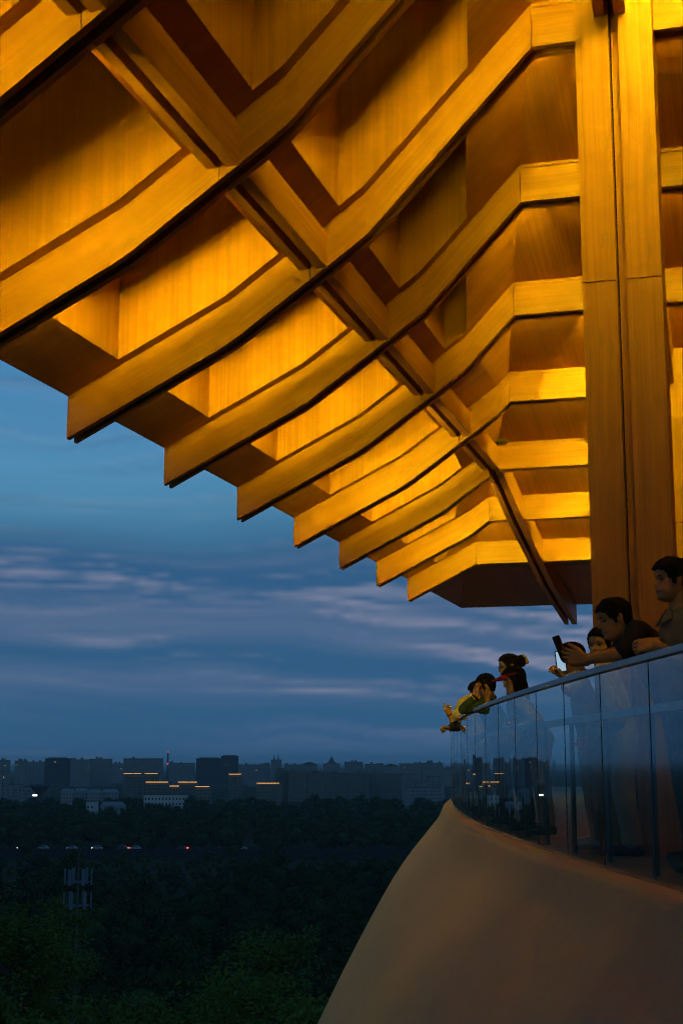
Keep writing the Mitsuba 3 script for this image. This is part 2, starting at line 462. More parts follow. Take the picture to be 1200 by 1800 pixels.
def light_strip(n, x0, x1, power, up=13, down=13, tilt=0, drop=0.07, back=0.0, hw=0.006):
    """on the back of beam n, from x0 to x1; up, down: where the lips of the channel cut the light off, in degrees"""
    y = beam_y(n) + TH[3] + 0.004 + back
    hx = hipx(beam_y(n))
    pts = [x0] + [q for q in BX[1:-1] + [hx] if x0 < q < x1] + [x1]
    t = math.radians(tilt)
    f_ = np.array([0, math.cos(t), -math.sin(t)])           # where the lamp faces
    w_ = np.array([0, math.sin(t), math.cos(t)])
    zz = lambda x: min(zl(x), zf(beam_y(n))) + HB - drop
    LIP = 0.060
    lu = LIP if up < 80 else 0.0
    ld = LIP if down < 80 else 0.0
    gu = LIP * math.tan(math.radians(up)) if lu else 0.004
    gd = LIP * math.tan(math.radians(down)) if ld else 0.004
    C = [np.array([x, y, zz(x)]) for x in pts]
    v, f = [], []
    for c0 in C:
        v += [c0 - w_ * hw + f_ * 0.012, c0 + w_ * hw + f_ * 0.012]
    for i in range(len(pts) - 1):
        f += [[2 * i, 2 * i + 1, 2 * i + 3], [2 * i, 2 * i + 3, 2 * i + 2]]
    v, f = np.array(v), np.array(f)
    if np.cross(v[f[0][1]] - v[f[0][0]], v[f[0][2]] - v[f[0][0]]) @ f_ < 0:
        f = f[:, ::-1]
    k = numbered(f'{tower}__light_strip')
    scene[k] = mikit.ply((v, f), 'metal_dark', emitter={'type': 'area', 'radiance': {'type': 'rgb', 'value': (WARM * power).tolist()}})
    hous = MB()
    q = [np.array(a) for a in ((0, hw + gu + 0.006), (0, -hw - gd - 0.006), (0.012 + ld, -hw - gd - 0.006), (0.012 + ld, -hw - gd), (0.008, -hw - gd), (0.008, hw + gu), (0.012 + lu, hw + gu), (0.012 + lu, hw + gu + 0.006))]
    for a, b_ in zip(C[:-1], C[1:]):
        for p, r in zip(q, q[1:] + q[:1]):
            P = lambda c_, e: c_ + f_ * e[0] + w_ * e[1]
            hous.poly([P(a, p), P(b_, p), P(b_, r), P(a, r)])
    part(k, 'housing', hous, 'metal_dark')


LP = 80.0
#          left bay, right bay, flat
POW = {-3: (1.2, 0.0, 0.0), -2: (1.2, 0.22, 0.0), -1: (1.1, 0.9, 1.2), 0: (1.15, 0.30, 1.0), 1: (1.0, 0.6, 1.1),
       2: (1.3, 0.4, 1.2), 3: (1.0, 0.6, 1.2), 4: (1.3, 0.0, 1.1), 5: (1.2, 0.0, 1.1)}
LOW = {-2: 16, -1: -6, 0: -6, 1: -5, 2: 20, 3: -4, 4: 18, 5: 18}
FACE = {-1: 0.42, 0: 0.30, 1: 0.32, 3: 0.36}
for n, (a, b, c) in POW.items():
    hx = hipx(beam_y(n))
    if LOW.get(n, 16) < 0:      # tucked up inside the recess: washes the recess panel only
        light_strip(n, -4.66, min(-3.40, hx - 0.55), LP * a * 1.9, 12, 0, 0, -0.05, 0.112, 0.0035)
        light_strip(n, -4.65, min(-3.28, hx - 0.05), LP * FACE[n] * 0.62, 3, 16, hw=0.010)
    else:
        light_strip(n, -4.65, min(-3.28, hx - 0.05), LP * a * 0.62, 4, LOW.get(n, 16), hw=0.010)
    if b:
        light_strip(n, -2.45, hx, LP * b * 1.15, 13, 16)
    if n in (-3, -2):
        light_strip(n, max(hx - 0.6, -0.4), 2.0, LP * 0.36, 15, 60 if n == -3 else 54, 8, hw=0.010)
    if c and n == -1:
        light_strip(n, hx + 0.02, 0.3, LP * c * 0.80, 12, 52, 10, hw=0.020)
    elif c:
        light_strip(n, max(hx, -2.95) + 0.02, 0.3, LP * c * 1.10, 8, 22, 6)

# two spot lamps beside the column, and an old nest on the beam
for n, pw, ax_ in ((0, 0.7, -1.12), (2, 1.5, -1.52)):
    y = beam_y(n) + TH[3]
    o = np.array([ax_ + 0.15, y + 0.12, zf(beam_y(n)) + HB - 0.10]); tgt = np.array([ax_ - 0.10, beam_y(n + 1), zf(beam_y(n + 1)) + 0.06])
    k = numbered(f'{tower}__spot_lamp')
    ax = (tgt - o) / np.linalg.norm(tgt - o)
    cyl = trimesh.creation.annulus(0.030, 0.036, 0.09, sections=20)
    cyl.apply_transform(trimesh.geometry.align_vectors([0, 0, 1], ax)); cyl.apply_translation(o + ax * 0.005)
    scene[k] = mikit.ply(cyl, 'metal_dark', smooth=40)
    scene['lamp_of_' + k] = {'type': 'spot', 'to_world': T4().look_at(origin=o.tolist(), target=tgt.tolist(), up=[0, 0, 1]), 'cutoff_angle': 17.0, 'beam_width': 15.5,
                             'intensity': {'type': 'rgb', 'value': (WARM * pw).tolist()}}
    part(k, 'bracket', MB().box(o[0] - 0.012, o[0] + 0.012, y + 0.002, o[1] - 0.03, o[2] - 0.012, o[2] + 0.012), 'metal_dark')
scene['mud'] = two({'type': 'diffuse', 'reflectance': {'type': 'rgb', 'value': [0.07, 0.05, 0.03]}})
ns = trimesh.creation.icosphere(4, 1.0)
ns.vertices[:, 2] = np.where(ns.vertices[:, 2] > 0.25, 0.5 - ns.vertices[:, 2], ns.vertices[:, 2])
nn_ = meshkit.fbm(ns.vertices * 5, 4, seed=3) - 0.5
ns.vertices = ns.vertices * (1 + 0.45 * nn_[:, None]) * [0.13, 0.09, 0.085] + [-2.970, 18.090, 4.230]
single('bird_nest', ns, 'mud', 'old mud nest stuck to the beam where the lowest cross beam meets it', 'nest', smooth=30)

# ------------------------------------------------------------------ terrace: deck, flared plaster skirt, glass railing
ZD, ZR = -0.605, 0.567


def rail_r(d): return 1.372 + (d - 14.23) ** 2 / 204.6


def rail_n(d):
    s_ = (d - 14.23) / 102.3
    v = np.array([-1.0, s_]); v /= np.linalg.norm(v)
    return v[0] * RT + v[1] * FW


SD, SO = [0, 0.03, 0.10, 0.25, 0.5, 1.0, 2.0, 4.0, 8.0, 14.0], [0.10, 0.135, 0.165, 0.24, 0.44, 0.84, 1.44, 2.45, 4.3, 7.0]
from scipy.interpolate import PchipInterpolator
so = PchipInterpolator(np.array(SD) * 0.93, np.array(SO) * 0.93)
dd = np.concatenate([np.linspace(0, 0.6, 16), np.linspace(0.7, 4, 30), np.linspace(4.4, 14, 20)])
ds = np.concatenate([np.linspace(-12, 40, 150)])
pr = [(-0.02, 0.0), (0.0, 0.0)]
V, UV = [], []
for d in ds:
    base = TP(rail_r(d), d, ZD); nn = rail_n(d)
    row = [base - nn * 0.02 + UP * 0.0] + [base + nn * float(so(q)) - UP * q for q in dd]
    acc = 0
    for i, p in enumerate(row):
        if i: acc += np.linalg.norm(p - row[i - 1])
        w = 0.005 * (meshkit.fbm(np.array([p * 0.8]), 3, seed=5)[0] - 0.5) + 0.006 * (meshkit.fbm(np.array([p * 4]), 2, seed=9)[0] - 0.5)
        V.append(p + nn * w * (i > 1)); UV.append((d, acc))
nr = len(dd) + 1
F = []
for i in range(len(ds) - 1):
    for j in range(nr - 1):
        a = i * nr + j
        F += [[a, a + nr, a + nr + 1], [a, a + nr + 1, a + 1]]
terrace = thing('viewing_terrace', 'curved terrace with a flared cream plaster skirt below the glass railing', 'terrace')
k = numbered(f'{terrace}__skirt_wall')
scene[k] = mikit.ply((np.array(V), np.array(F)), 'plaster', smooth=True, uv=np.array(UV))
# deck slab
m = MB()
for a, b in zip(np.linspace(-12, 40, 53)[:-1], np.linspace(-12, 40, 53)[1:]):
    m.poly([TP(rail_r(a) + 0.021, a, ZD + 0.004), TP(rail_r(a) + 14, a, ZD + 0.004), TP(rail_r(b) + 14, b, ZD + 0.004), TP(rail_r(b) + 0.021, b, ZD + 0.004)], RT)
part(terrace, 'deck', m, 'floor_stone')

railing = thing('glass_railing', 'curved glass railing with a slim steel top rail that the people lean on', 'railing')
PW = 1.05
joints = [7.44 + PW * k for k in range(-6, 21)]
for a, b in zip(joints[:-1], joints[1:]):
    g = 0.006
    sub = np.linspace(a + g, b - g, 4)
    v = [TP(rail_r(q), q, z) + rail_n(q) * 0.0 for q in sub for z in (ZD + 0.005, ZR - 0.038)]
    f = []
    for i in range(3):
        f += [[2 * i, 2 * i + 2, 2 * i + 3], [2 * i, 2 * i + 3, 2 * i + 1]]
    part(railing, 'glass_panel', (np.array(v), np.array(f)), 'glass')
    c0 = TP(rail_r(a), a, 0); nn = rail_n(a); tt = np.cross(UP, nn)
    w = 0.0045
    seal = trimesh.creation.box((2 * w, 0.005, ZR - ZD - 0.05))
    M = np.eye(4); M[:3, 0], M[:3, 1], M[:3, 2], M[:3, 3] = tt, nn, UP, c0 + UP * (ZD + ZR) / 2
    seal.apply_transform(M)
    part(railing, 'seal', seal, 'seal')


def arc_bar(d0, d1, off, z0, z1, half, n=40):
    """a bar following the railing: off inwards, rectangular section"""
    v, f = [], []
    for q in np.linspace(d0, d1, n):
        c_ = TP(rail_r(q), q, 0) - rail_n(q) * off; nn = rail_n(q)
        v += [c_ + nn * half + UP * z0, c_ - nn * half + UP * z0, c_ - nn * half + UP * z1, c_ + nn * half + UP * z1]
    for i in range(n - 1):
        for j in range(4):
            a = 4 * i + j; b = 4 * i + (j + 1) % 4
            f += [[a, b, b + 4], [a, b + 4, a + 4]]
    f += [[0, 2, 1], [0, 3, 2], [4 * n - 4, 4 * n - 3, 4 * n - 2], [4 * n - 4, 4 * n - 2, 4 * n - 1]]
    return trimesh.Trimesh(np.array(v), np.array(f), process=False)


part(railing, 'top_rail', arc_bar(joints[0], joints[-1], 0.0, ZR - 0.034, ZR, 0.028), 'rail_steel')
inner = thing('inner_handrail', 'grey steel handrail on flat posts just inside the glass railing', 'handrail')
part(inner, 'rail', arc_bar(joints[0], joints[-1], 0.16, 0.28, 0.322, 0.03), 'steel')
for k, d in enumerate(np.arange(joints[0] + 0.55, joints[-1], PW)):
    post = trimesh.creation.box((0.075, 0.02, 0.28 - ZD - 0.004))
    nn = rail_n(d); tt = np.cross(UP, nn)
    M = np.eye(4); M[:3, 0], M[:3, 1], M[:3, 2], M[:3, 3] = tt, nn, UP, TP(rail_r(d), d, (0.28 + ZD + 0.004) / 2) - nn * 0.16
    post.apply_transform(M)
    part(inner, 'post', post, 'metal_dark')

# >>> people
# ------------------------------------------------------------------ the people at the railing
def skin_mat(c):
    c = np.array(c)
    return two({'type': 'principled', 'base_color': proc(lambda p, n, uv: mix(mi.Color3f(*(c * 0.86).tolist()), mi.Color3f(*(c * 1.1).tolist()), fbm(p.x * 40, p.y * 40, p.z * 40, 2))), 'roughness': 0.55, 'specular': 0.25})


def cloth_mat(a, rough=0.85, weave=0.12):
    a = np.array(a)
    return two({'type': 'principled', 'base_color': proc(lambda p, n, uv: mix(mi.Color3f(*(a * (1 - weave)).tolist()), mi.Color3f(*(a * (1 + weave)).tolist()), fbm(p.x * 22, p.y * 22, p.z * 22, 3))), 'roughness': rough, 'sheen': 0.3, 'specular': 0.2})


scene['skin'] = skin_mat((0.46, 0.200, 0.062))
scene['skin_fair'] = skin_mat((0.56, 0.265, 0.095))
scene['hair_black'] = two({'type': 'principled', 'base_color': {'type': 'rgb', 'value': [0.009, 0.007, 0.006]}, 'roughness': 0.8, 'specular': 0.08})
scene['eye_dark'] = two({'type': 'principled', 'base_color': {'type': 'rgb', 'value': [0.02, 0.013, 0.01]}, 'roughness': 0.15})
scene['lip'] = two({'type': 'principled', 'base_color': {'type': 'rgb', 'value': [0.30, 0.10, 0.08]}, 'roughness': 0.4})
for nm_, c_ in {'black_cloth': (0.012, 0.012, 0.014), 'olive_cloth': (0.16, 0.125, 0.055), 'white_cloth': (0.66, 0.62, 0.57), 'cream_cloth': (0.58, 0.50, 0.42), 'yellow_cloth': (0.72, 0.52, 0.14), 'green_cloth': (0.055, 0.085, 0.045),
                'dark_cloth': (0.035, 0.030, 0.032), 'blue_cloth': (0.10, 0.16, 0.26), 'beige_cloth': (0.40, 0.32, 0.22), 'grey_cloth': (0.22, 0.21, 0.21), 'red_cloth': (0.30, 0.02, 0.03)}.items():
    scene[nm_] = cloth_mat(c_)
scene['screen'] = two({'type': 'diffuse', 'reflectance': {'type': 'rgb', 'value': [0.05, 0.05, 0.05]}})
scene['case_black'] = two({'type': 'principled', 'base_color': {'type': 'rgb', 'value': [0.02, 0.02, 0.022]}, 'roughness': 0.35})
scene['clip_yellow'] = two({'type': 'principled', 'base_color': {'type': 'rgb', 'value': [0.75, 0.52, 0.10]}, 'roughness': 0.3})


def sph(c, r, n=20):
    return m3.Manifold.sphere(float(r), n).translate([float(q) for q in c])


def bone(a, ra, b, rb):
    return m3.Manifold.batch_hull([sph(a, ra), sph(b, rb)])


def chain(pts, rad):
    return m3.Manifold.batch_boolean([bone(pts[i], rad[i], pts[i + 1], rad[i + 1]) for i in range(len(pts) - 1)], m3.OpType.Add)


def hull_of(pr):
    return m3.Manifold.batch_hull([sph(c, r) for c, r in pr])


def union(ms):
    return m3.Manifold.batch_boolean(list(ms), m3.OpType.Add)


def to_tm(man):
    m = man.to_mesh()
    return trimesh.Trimesh(np.array(m.vert_properties[:, :3], float), np.array(m.tri_verts), process=True)


def from_tm(t):
    return m3.Manifold(m3.Mesh(np.ascontiguousarray(t.vertices, np.float32), np.ascontiguousarray(t.faces, np.uint32)))


def soften(man, length, it=10, wrinkle=0.0, seed=0, scale=14.0):
    t = to_tm(man.refine_to_length(length))
    trimesh.smoothing.filter_taubin(t, lamb=0.5, nu=0.52, iterations=it)
    if wrinkle:
        n = meshkit.fbm(t.vertices * scale * [1, 1, 0.55] + seed * 3.1, 3, seed=seed) - 0.5
        t.vertices = t.vertices + t.vertex_normals * (n * 2 * wrinkle)[:, None]
    return t


HZ = np.array([-.118, -.112, -.104, -.094, -.082, -.072, -.064, -.056, -.047, -.038, -.028, -.015, .0, .012, .025, .042, .06, .078, .093, .105, .113, .117])
HF = np.array([.030, .055, .074, .083, .080, .083, .0795, .0865, .080, .079, .078, .076, .0745, .080, .0865, .0885, .085, .076, .062, .044, .024, .0])
HBK = np.array([.0, -.016, -.028, -.040, -.052, -.060, -.066, -.072, -.077, -.082, -.087, -.092, -.096, -.099, -.101, -.102, -.099, -.090, -.076, -.056, -.032, -.0])
HW = np.array([.012, .026, .036, .043, .050, .055, .058, .0605, .063, .065, .067, .069, .0705, .0715, .072, .0715, .069, .062, .052, .038, .021, .0])


def head_loft(grow=None, nose=1.0, nz=64, nt=72):
    z = np.linspace(-.118, .117, nz)
    z = np.sign(z) * 0 + np.interp(np.linspace(0, 1, nz), [0, .06, .94, 1], [-.118, -.108, .108, .117])
    P = PchipInterpolator
    xf, xb, w = P(HZ, HF)(z), P(HZ, HBK)(z), P(HZ, HW)(z)
    th = np.arange(nt) * 2 * np.pi / nt
    c, s_ = np.cos(th), np.sin(th)
    v = []
    for k in range(1, nz - 1):
        xc = 0.35 * xf[k] + 0.65 * xb[k] + 0.02
        ex = np.where(c > 0, 0.86, 1.0)
        x = xc + np.where(c > 0, (xf[k] - xc), (xc - xb[k])) * np.sign(c) * np.abs(c) ** ex
        y = w[k] * np.sign(s_) * np.abs(s_) ** 0.92
        zz = z[k]
        if grow is None:
            front = (c > 0)
            nb = np.interp(zz, [-.046, -.040, -.030, -.018, .0, .016], [0, .013, .030, .021, .009, 0]) * nose
            x = x + front * nb * np.exp(-(y / (0.0135 if zz < -.022 else 0.0095)) ** 2)
            for e in (-1, 1):
                x = x - front * 0.0085 * np.exp(-((y - e * .031) / .013) ** 2 - ((zz - .001) / .0095) ** 2)
                x = x + front * 0.0035 * np.exp(-((y - e * .030) / .018) ** 2 - ((zz - .022) / .006) ** 2)
                x = x + front * 0.003 * np.exp(-((y - e * .038) / .014) ** 2 - ((zz + .030) / .014) ** 2)
        v.append(np.stack([x, y, np.full(nt, zz)], -1))
    v = np.concatenate(v)
    rows = nz - 2
    f = []
    for i in range(rows - 1):
        for j in range(nt):
            a, b = i * nt + j, i * nt + (j + 1) % nt
            f += [[a, b, b + nt], [a, b + nt, a + nt]]
    v = np.vstack([v, [[0.02, 0, z[0]], [0.0, 0, z[-1]]]])
    n = rows * nt
    f += [[n, (j + 1) % nt, j] for j in range(nt)] + [[n + 1, n - nt + j, n - nt + (j + 1) % nt] for j in range(nt)]
    t = trimesh.Trimesh(v, np.array(f), process=False)
    if grow is not None:
        c0 = np.array([-0.008, 0, 0.012])
        d_ = t.vertices - c0
        ln = np.linalg.norm(d_, axis=1, keepdims=True)
        t.vertices = c0 + d_ / ln * (ln + grow)
    return t


HEAD0 = head_loft()


def frame(fwd, up=UP, tilt=0.0):
    f = np.asarray(fwd, float); f = f / np.linalg.norm(f)
    l = np.cross(up, f); l /= np.linalg.norm(l)
    u = np.cross(f, l)
    if tilt:
        l, u = l * math.cos(tilt) + u * math.sin(tilt), u * math.cos(tilt) - l * math.sin(tilt)
    return np.stack([f, l, u], 1)


def place_m(t, A, c, s):
    t = t.copy(); t.vertices = t.vertices @ (A * s).T + c
    return t


def hair_cap(thick, poly, seed, rough=0.006):
    """hair grown on the skull and trimmed by a side view outline"""
    from shapely.geometry import Polygon
    base = from_tm(head_loft(grow=thick))
    ex = trimesh.creation.extrude_polygon(Polygon(poly), 0.4)
    ex.vertices = np.stack([ex.vertices[:, 0], ex.vertices[:, 2] - 0.2, ex.vertices[:, 1]], -1)
    if ex.volume < 0: ex.invert()
    ex = from_tm(trimesh.Trimesh(ex.vertices, ex.faces[:, ::-1]) if trimesh.Trimesh(ex.vertices, ex.faces, process=False).volume < 0 else ex)
    h = base ^ ex
    t = to_tm(h.refine_to_length(0.006))
    trimesh.smoothing.filter_taubin(t, lamb=0.4, nu=0.42, iterations=3)
    n = meshkit.fbm(t.vertices * [95, 120, 60] + seed, 3, seed=seed) - 0.5
    t.vertices = t.vertices + t.vertex_normals * (n * 2 * rough)[:, None]
    return t


SHORT = [(.12, .062), (.088, .060), (.066, .052), (.048, .034), (.040, .010), (.022, .004), (.016, -.022), (.004, -.024), (.002, .012), (-.030, .014), (-.036, -.030), (-.062, -.062), (-.14, -.066), (-.14, .16), (.12, .16)]
LONGCAP = [(.12, .066), (.086, .064), (.060, .050), (.040, .020), (.018, -.020), (.0, -.06), (-.14, -.085), (-.14, .16), (.12, .16)]


def hand_m(wrist, direc, palm, side, curl, spread=0.12, thumb=0.5, s=1.0):
    """palm, four unequal fingers in three phalanges and a thumb from the side of the palm"""
    x = np.asarray(direc, float); x /= np.linalg.norm(x)
    z = np.asarray(palm, float); z = z - x * (z @ x); z /= np.linalg.norm(z)
    y = np.cross(z, x) * side
    w = np.asarray(wrist, float)
    L = lambda a, b, c: w + (x * a + y * b + z * c) * s
    parts = [hull_of([(L(-.01, -.016, 0), .018 * s), (L(-.01, .016, 0), .018 * s), (L(.085, -.032, 0), .011 * s), (L(.088, .030, 0), .0115 * s), (L(.04, .030, .006), .015 * s), (L(.03, -.03, .004), .014 * s)])]
    lens = (.076, .084, .077, .060)
    for i, (ln, cu) in enumerate(zip(lens, curl)):
        b = .031 - i * .0205
        p = L(.086 - .004 * abs(i - 1.2), b, 0)
        a = 0.0
        pts, rad = [p], [.0098 * s]
        sp = spread * (1.3 - i) * 0.6
        for seg, fr in enumerate((.46, .30, .24)):
            a += cu * (0.75, 1.0, 0.7)[seg]
            dv = (x * math.cos(a) + z * math.sin(a)) * math.cos(sp) + y * math.sin(sp)
            p = p + dv * ln * fr * s
            pts.append(p); rad.append((.0088, .0080, .0068)[seg] * s)
        parts.append(chain(pts, rad))
    p0, a = L(.018, .026, .006), thumb
    d1 = x * math.cos(0.75) + y * math.sin(0.75) * (1 - 0.5 * a) + z * 0.7 * a
    d1 /= np.linalg.norm(d1)
    p1 = p0 + d1 * .040 * s
    d2 = d1 * 0.8 + x * 0.45 + z * 0.35 * a; d2 /= np.linalg.norm(d2)
    p2 = p1 + d2 * .034 * s; p3 = p2 + (d2 + x * 0.2) / np.linalg.norm(d2 + x * 0.2) * .026 * s
    parts.append(chain([p0, p1, p2, p3], [.0135 * s, .0115 * s, .0095 * s, .0075 * s]))
    return union(parts)


def W(q):
    return TP(*q)


def person(label, head, fwd, neck, hip, sh, el, wr, hands, shirt, trousers, sleeve=(0.5, 0.5), hair=None, skin='skin', s=1.0, tilt=0.0, legs=None, seed=1, girth=1.0, chest=None, group=None, lips=True):
    """joints in terrace coordinates; index 0 = near side (towards the photographer), 1 = far side"""
    k = thing('person', label, 'person', group)
    H, N, P = W(head), W(neck), W(hip)
    S_, E_, R_ = [W(q) for q in sh], [W(q) for q in el], [W(q) for q in wr]
    fwd_w = fwd[0] * RT + fwd[1] * FW + fwd[2] * UP
    A = frame(fwd_w, tilt=tilt)
    hs = s * 1.02
    head_t = place_m(HEAD0, A, H, hs)
    hd = from_tm(head_t)
    ears = []
    for e in (-1, 1):
        c0 = lambda a, b, c_: H + A @ (np.array([a, b * e, c_]) * hs)
        ears.append(m3.Manifold.batch_hull([sph(c0(-.012, .071, .012), .008 * hs), sph(c0(-.020, .079, .016), .010 * hs), sph(c0(-.014, .071, -.024), .006 * hs), sph(c0(-.004, .071, .0), .006 * hs), sph(c0(-.024, .077, .0), .008 * hs)]))
    across = (S_[1] - S_[0]); across /= np.linalg.norm(across)
    mid = (S_[0] + S_[1]) / 2
    C = W(chest) if chest is not None else mid * 0.55 + P * 0.45
    body_f = np.cross(across, UP); body_f = -body_f if body_f @ fwd_w < 0 else body_f
    g = girth * s
    throat = H + A @ (np.array([-.035, 0, -.075]) * hs)
    torso = [hull_of([(S_[0] * 0.8 + mid * 0.2, .062 * g), (S_[1] * 0.8 + mid * 0.2, .062 * g), (C + across * .085 * g, .095 * g), (C - across * .085 * g, .095 * g)]),
             hull_of([(C + across * .085 * g, .095 * g), (C - across * .085 * g, .095 * g), (P + across * .080 * g, .098 * g), (P - across * .080 * g, .098 * g)]),
             hull_of([(mid, .066 * g), (N, .055 * s), (S_[0] * 0.72 + mid * 0.28, .052 * g), (S_[1] * 0.72 + mid * 0.28, .052 * g)])]
    neck_m = chain([N - (N - mid) * 0.4, N, throat, throat * 0.5 + H * 0.5], [.060 * s, .056 * s, .055 * s, .050 * s])
    arms = []
    for i in (0, 1):
        m1 = S_[i] * 0.45 + E_[i] * 0.55
        f1 = E_[i] * 0.72 + R_[i] * 0.28
        arms.append(chain([S_[i], m1, E_[i], f1, R_[i]], [.054 * g, .046 * g, .040 * s, .039 * s, .026 * s]))
    if legs is None:
        floor = ZD + 0.004
        hr, hd_, hh = hip
        legs = [[(hr, hd_ - .10, hh - .02), (hr - .03, hd_ - .11, floor + .50 * s), (hr + .02, hd_ - .12, floor + .085)], [(hr, hd_ + .10, hh - .02), (hr + .01, hd_ + .11, floor + .50 * s), (hr + .06, hd_ + .12, floor + .085)]]
    LG = [[W(q) for q in lg] for lg in legs]
    leg_m = [chain(lg, [.088 * g, .058 * s, .042 * s]) for lg in LG]
    core = soften(union(torso + [neck_m] + arms + leg_m), 0.028, 8)
    hands_m = []
    for i in (0, 1):
        if hands[i] is not None:
            dr_, pn, sd_, cu, th_ = hands[i]
            hands_m.append(hand_m(R_[i], dr_[0] * RT + dr_[1] * FW + dr_[2] * UP, pn[0] * RT + pn[1] * FW + pn[2] * UP, sd_, cu, thumb=th_, s=s))
    body = union([from_tm(core), hd] + ears + hands_m)
    part(k, 'body', to_tm(body), skin, smooth=50)
    # clothes follow the body
    ex = 0.014
    sl = []
    for i in (0, 1):
        m1 = S_[i] * 0.45 + E_[i] * 0.55
        q = sleeve[i]
        if q <= 0.6:
            e = S_[i] + (E_[i] - S_[i]) * (q / 0.6)
            sl.append(chain([S_[i], (S_[i] + e) / 2, e], [.056 * g + ex, .054 * g + ex, .050 * g + ex]))
        else:
            e = E_[i] + (R_[i] - E_[i]) * ((q - 0.6) / 0.4)
            sl.append(chain([S_[i], m1, E_[i], e], [.054 * g + ex, .049 * g + ex, .045 * s + ex, .036 * s + ex * 0.8]))
    P_ = P + (P - C) * 0.12
    sh_m = [hull_of([(S_[0] * 0.8 + mid * 0.2, .062 * g + ex), (S_[1] * 0.8 + mid * 0.2, .062 * g + ex), (C + across * .085 * g, .098 * g + ex), (C - across * .085 * g, .098 * g + ex)]),
            hull_of([(C + across * .085 * g, .098 * g + ex), (C - across * .085 * g, .098 * g + ex), (P_ + across * .084 * g, .104 * g + ex), (P_ - across * .084 * g, .104 * g + ex)]),
            hull_of([(mid, .066 * g + ex), (N * 0.75 + mid * 0.25, .055 * s + ex), (S_[0] * 0.72 + mid * 0.28, .052 * g + ex), (S_[1] * 0.72 + mid * 0.28, .052 * g + ex)])]
    part(k, 'shirt', soften(union(sh_m + sl), 0.020, 7, 0.0105, seed, 11.0), shirt, smooth=True)
    collar_c = N * 0.72 + mid * 0.28
    ax = throat - N; ax /= np.linalg.norm(ax)
    ring = trimesh.creation.torus(.066 * s, .013 * s, major_sections=28, minor_sections=8)
    ring.apply_transform(trimesh.geometry.align_vectors([0, 0, 1], ax)); ring.apply_translation(collar_c + ax * .035)
    part(k, 'collar', ring, shirt, smooth=True)
    tr = [hull_of([(P + across * .082 * g, .100 * g + .006), (P - across * .082 * g, .100 * g + .006), (LG[0][0], .09 * g + ex), (LG[1][0], .09 * g + ex)])] + [chain([lg[0], lg[1], lg[2] * 0.94 + lg[1] * 0.06], [.090 * g + ex, .066 * s + ex, .056 * s + ex]) for lg in LG]
    part(k, 'trousers', soften(union(tr), 0.035, 6, 0.007, seed + 5), trousers, smooth=True)
    for lg in LG:
        a = lg[2]
        part(k, 'shoe', soften(hull_of([(a - UP * .04 + body_f * .02, .040 * s), (a - UP * .052 + body_f * .15, .030 * s), (a - UP * .05 - body_f * .05, .033 * s)]), 0.02, 4), 'case_black' if seed % 2 else 'white_cloth', smooth=True)
    # face
    for e in (-1, 1):
        ey = trimesh.creation.icosphere(2, 1.0); ey.vertices *= [.006, .0125, .0052]
        ey.vertices = ey.vertices @ np.array([[math.cos(-e * .35), -math.sin(-e * .35), 0], [math.sin(-e * .35), math.cos(-e * .35), 0], [0, 0, 1]])
        ey.vertices += [.0655, e * .031, .0005]
        part(k, 'eye', place_m(ey, A, H, hs), 'eye_dark', smooth=True)
        br = tube([[.082, e * .014, .0195], [.0815, e * .028, .024], [.071, e * .045, .0205]], [.0028, .0034, .0016], 6)
        part(k, 'eyebrow', place_m(br, A, H, hs), 'hair_black', smooth=True)
    lp_ = tube([[.0735, -.023, -.0625], [.0835, -.009, -.0605], [.0855, 0, -.0615], [.0835, .009, -.0605], [.0735, .023, -.0625]], [.0014, .0048, .0050, .0048, .0014], 6)
    part(k, 'lips', place_m(lp_, A, H, hs), 'lip', smooth=True)
    if hair is not None:
        for nm2, hm, mt in hair(A, H, hs):
            part(k, nm2, hm, mt, smooth=True)
    return k, A, H, hs


def h_short(seed, th=.013):
    return lambda A, H, hs: [('hair', place_m(hair_cap(th, SHORT, seed, .0085), A, H, hs), 'hair_black')]


def strands(A, H, hs, pts, rad, seed):
    t = soften(chain([np.array(p) for p in pts], rad), 0.012, 5)
    n = meshkit.fbm(t.vertices * [110, 110, 18] + seed, 3, seed=seed) - 0.5
    t.vertices = t.vertices + t.vertex_normals * (n * 0.014)[:, None]
    return place_m(t, A, H, hs)


def h_tied(seed, bun=True, clip=False):
    def f(A, H, hs):
        out = [('hair', place_m(hair_cap(.012, LONGCAP, seed, .003), A, H, hs), 'hair_black')]
        if bun:
            out.append(('hair_bun', strands(A, H, hs, [(-.085, 0, .060), (-.125, .005, .070), (-.130, 0, .030), (-.105, -.006, .015)], [.034, .036, .034, .028], seed), 'hair_black'))
        if clip:
            c = soften(union([bone((-.150, y, .095), .011, (-.176, y, .030), .013) for y in (-.024, 0, .024)] + [bone((-.165, -.02, .034), .009, (-.165, .02, .034), .009), bone((-.140, -.03, .088), .009, (-.140, .03, .088), .009)]), .008, 2)
            out.append(('hair_clip', place_m(c, A, H, hs), 'clip_yellow'))
        return out
    return f


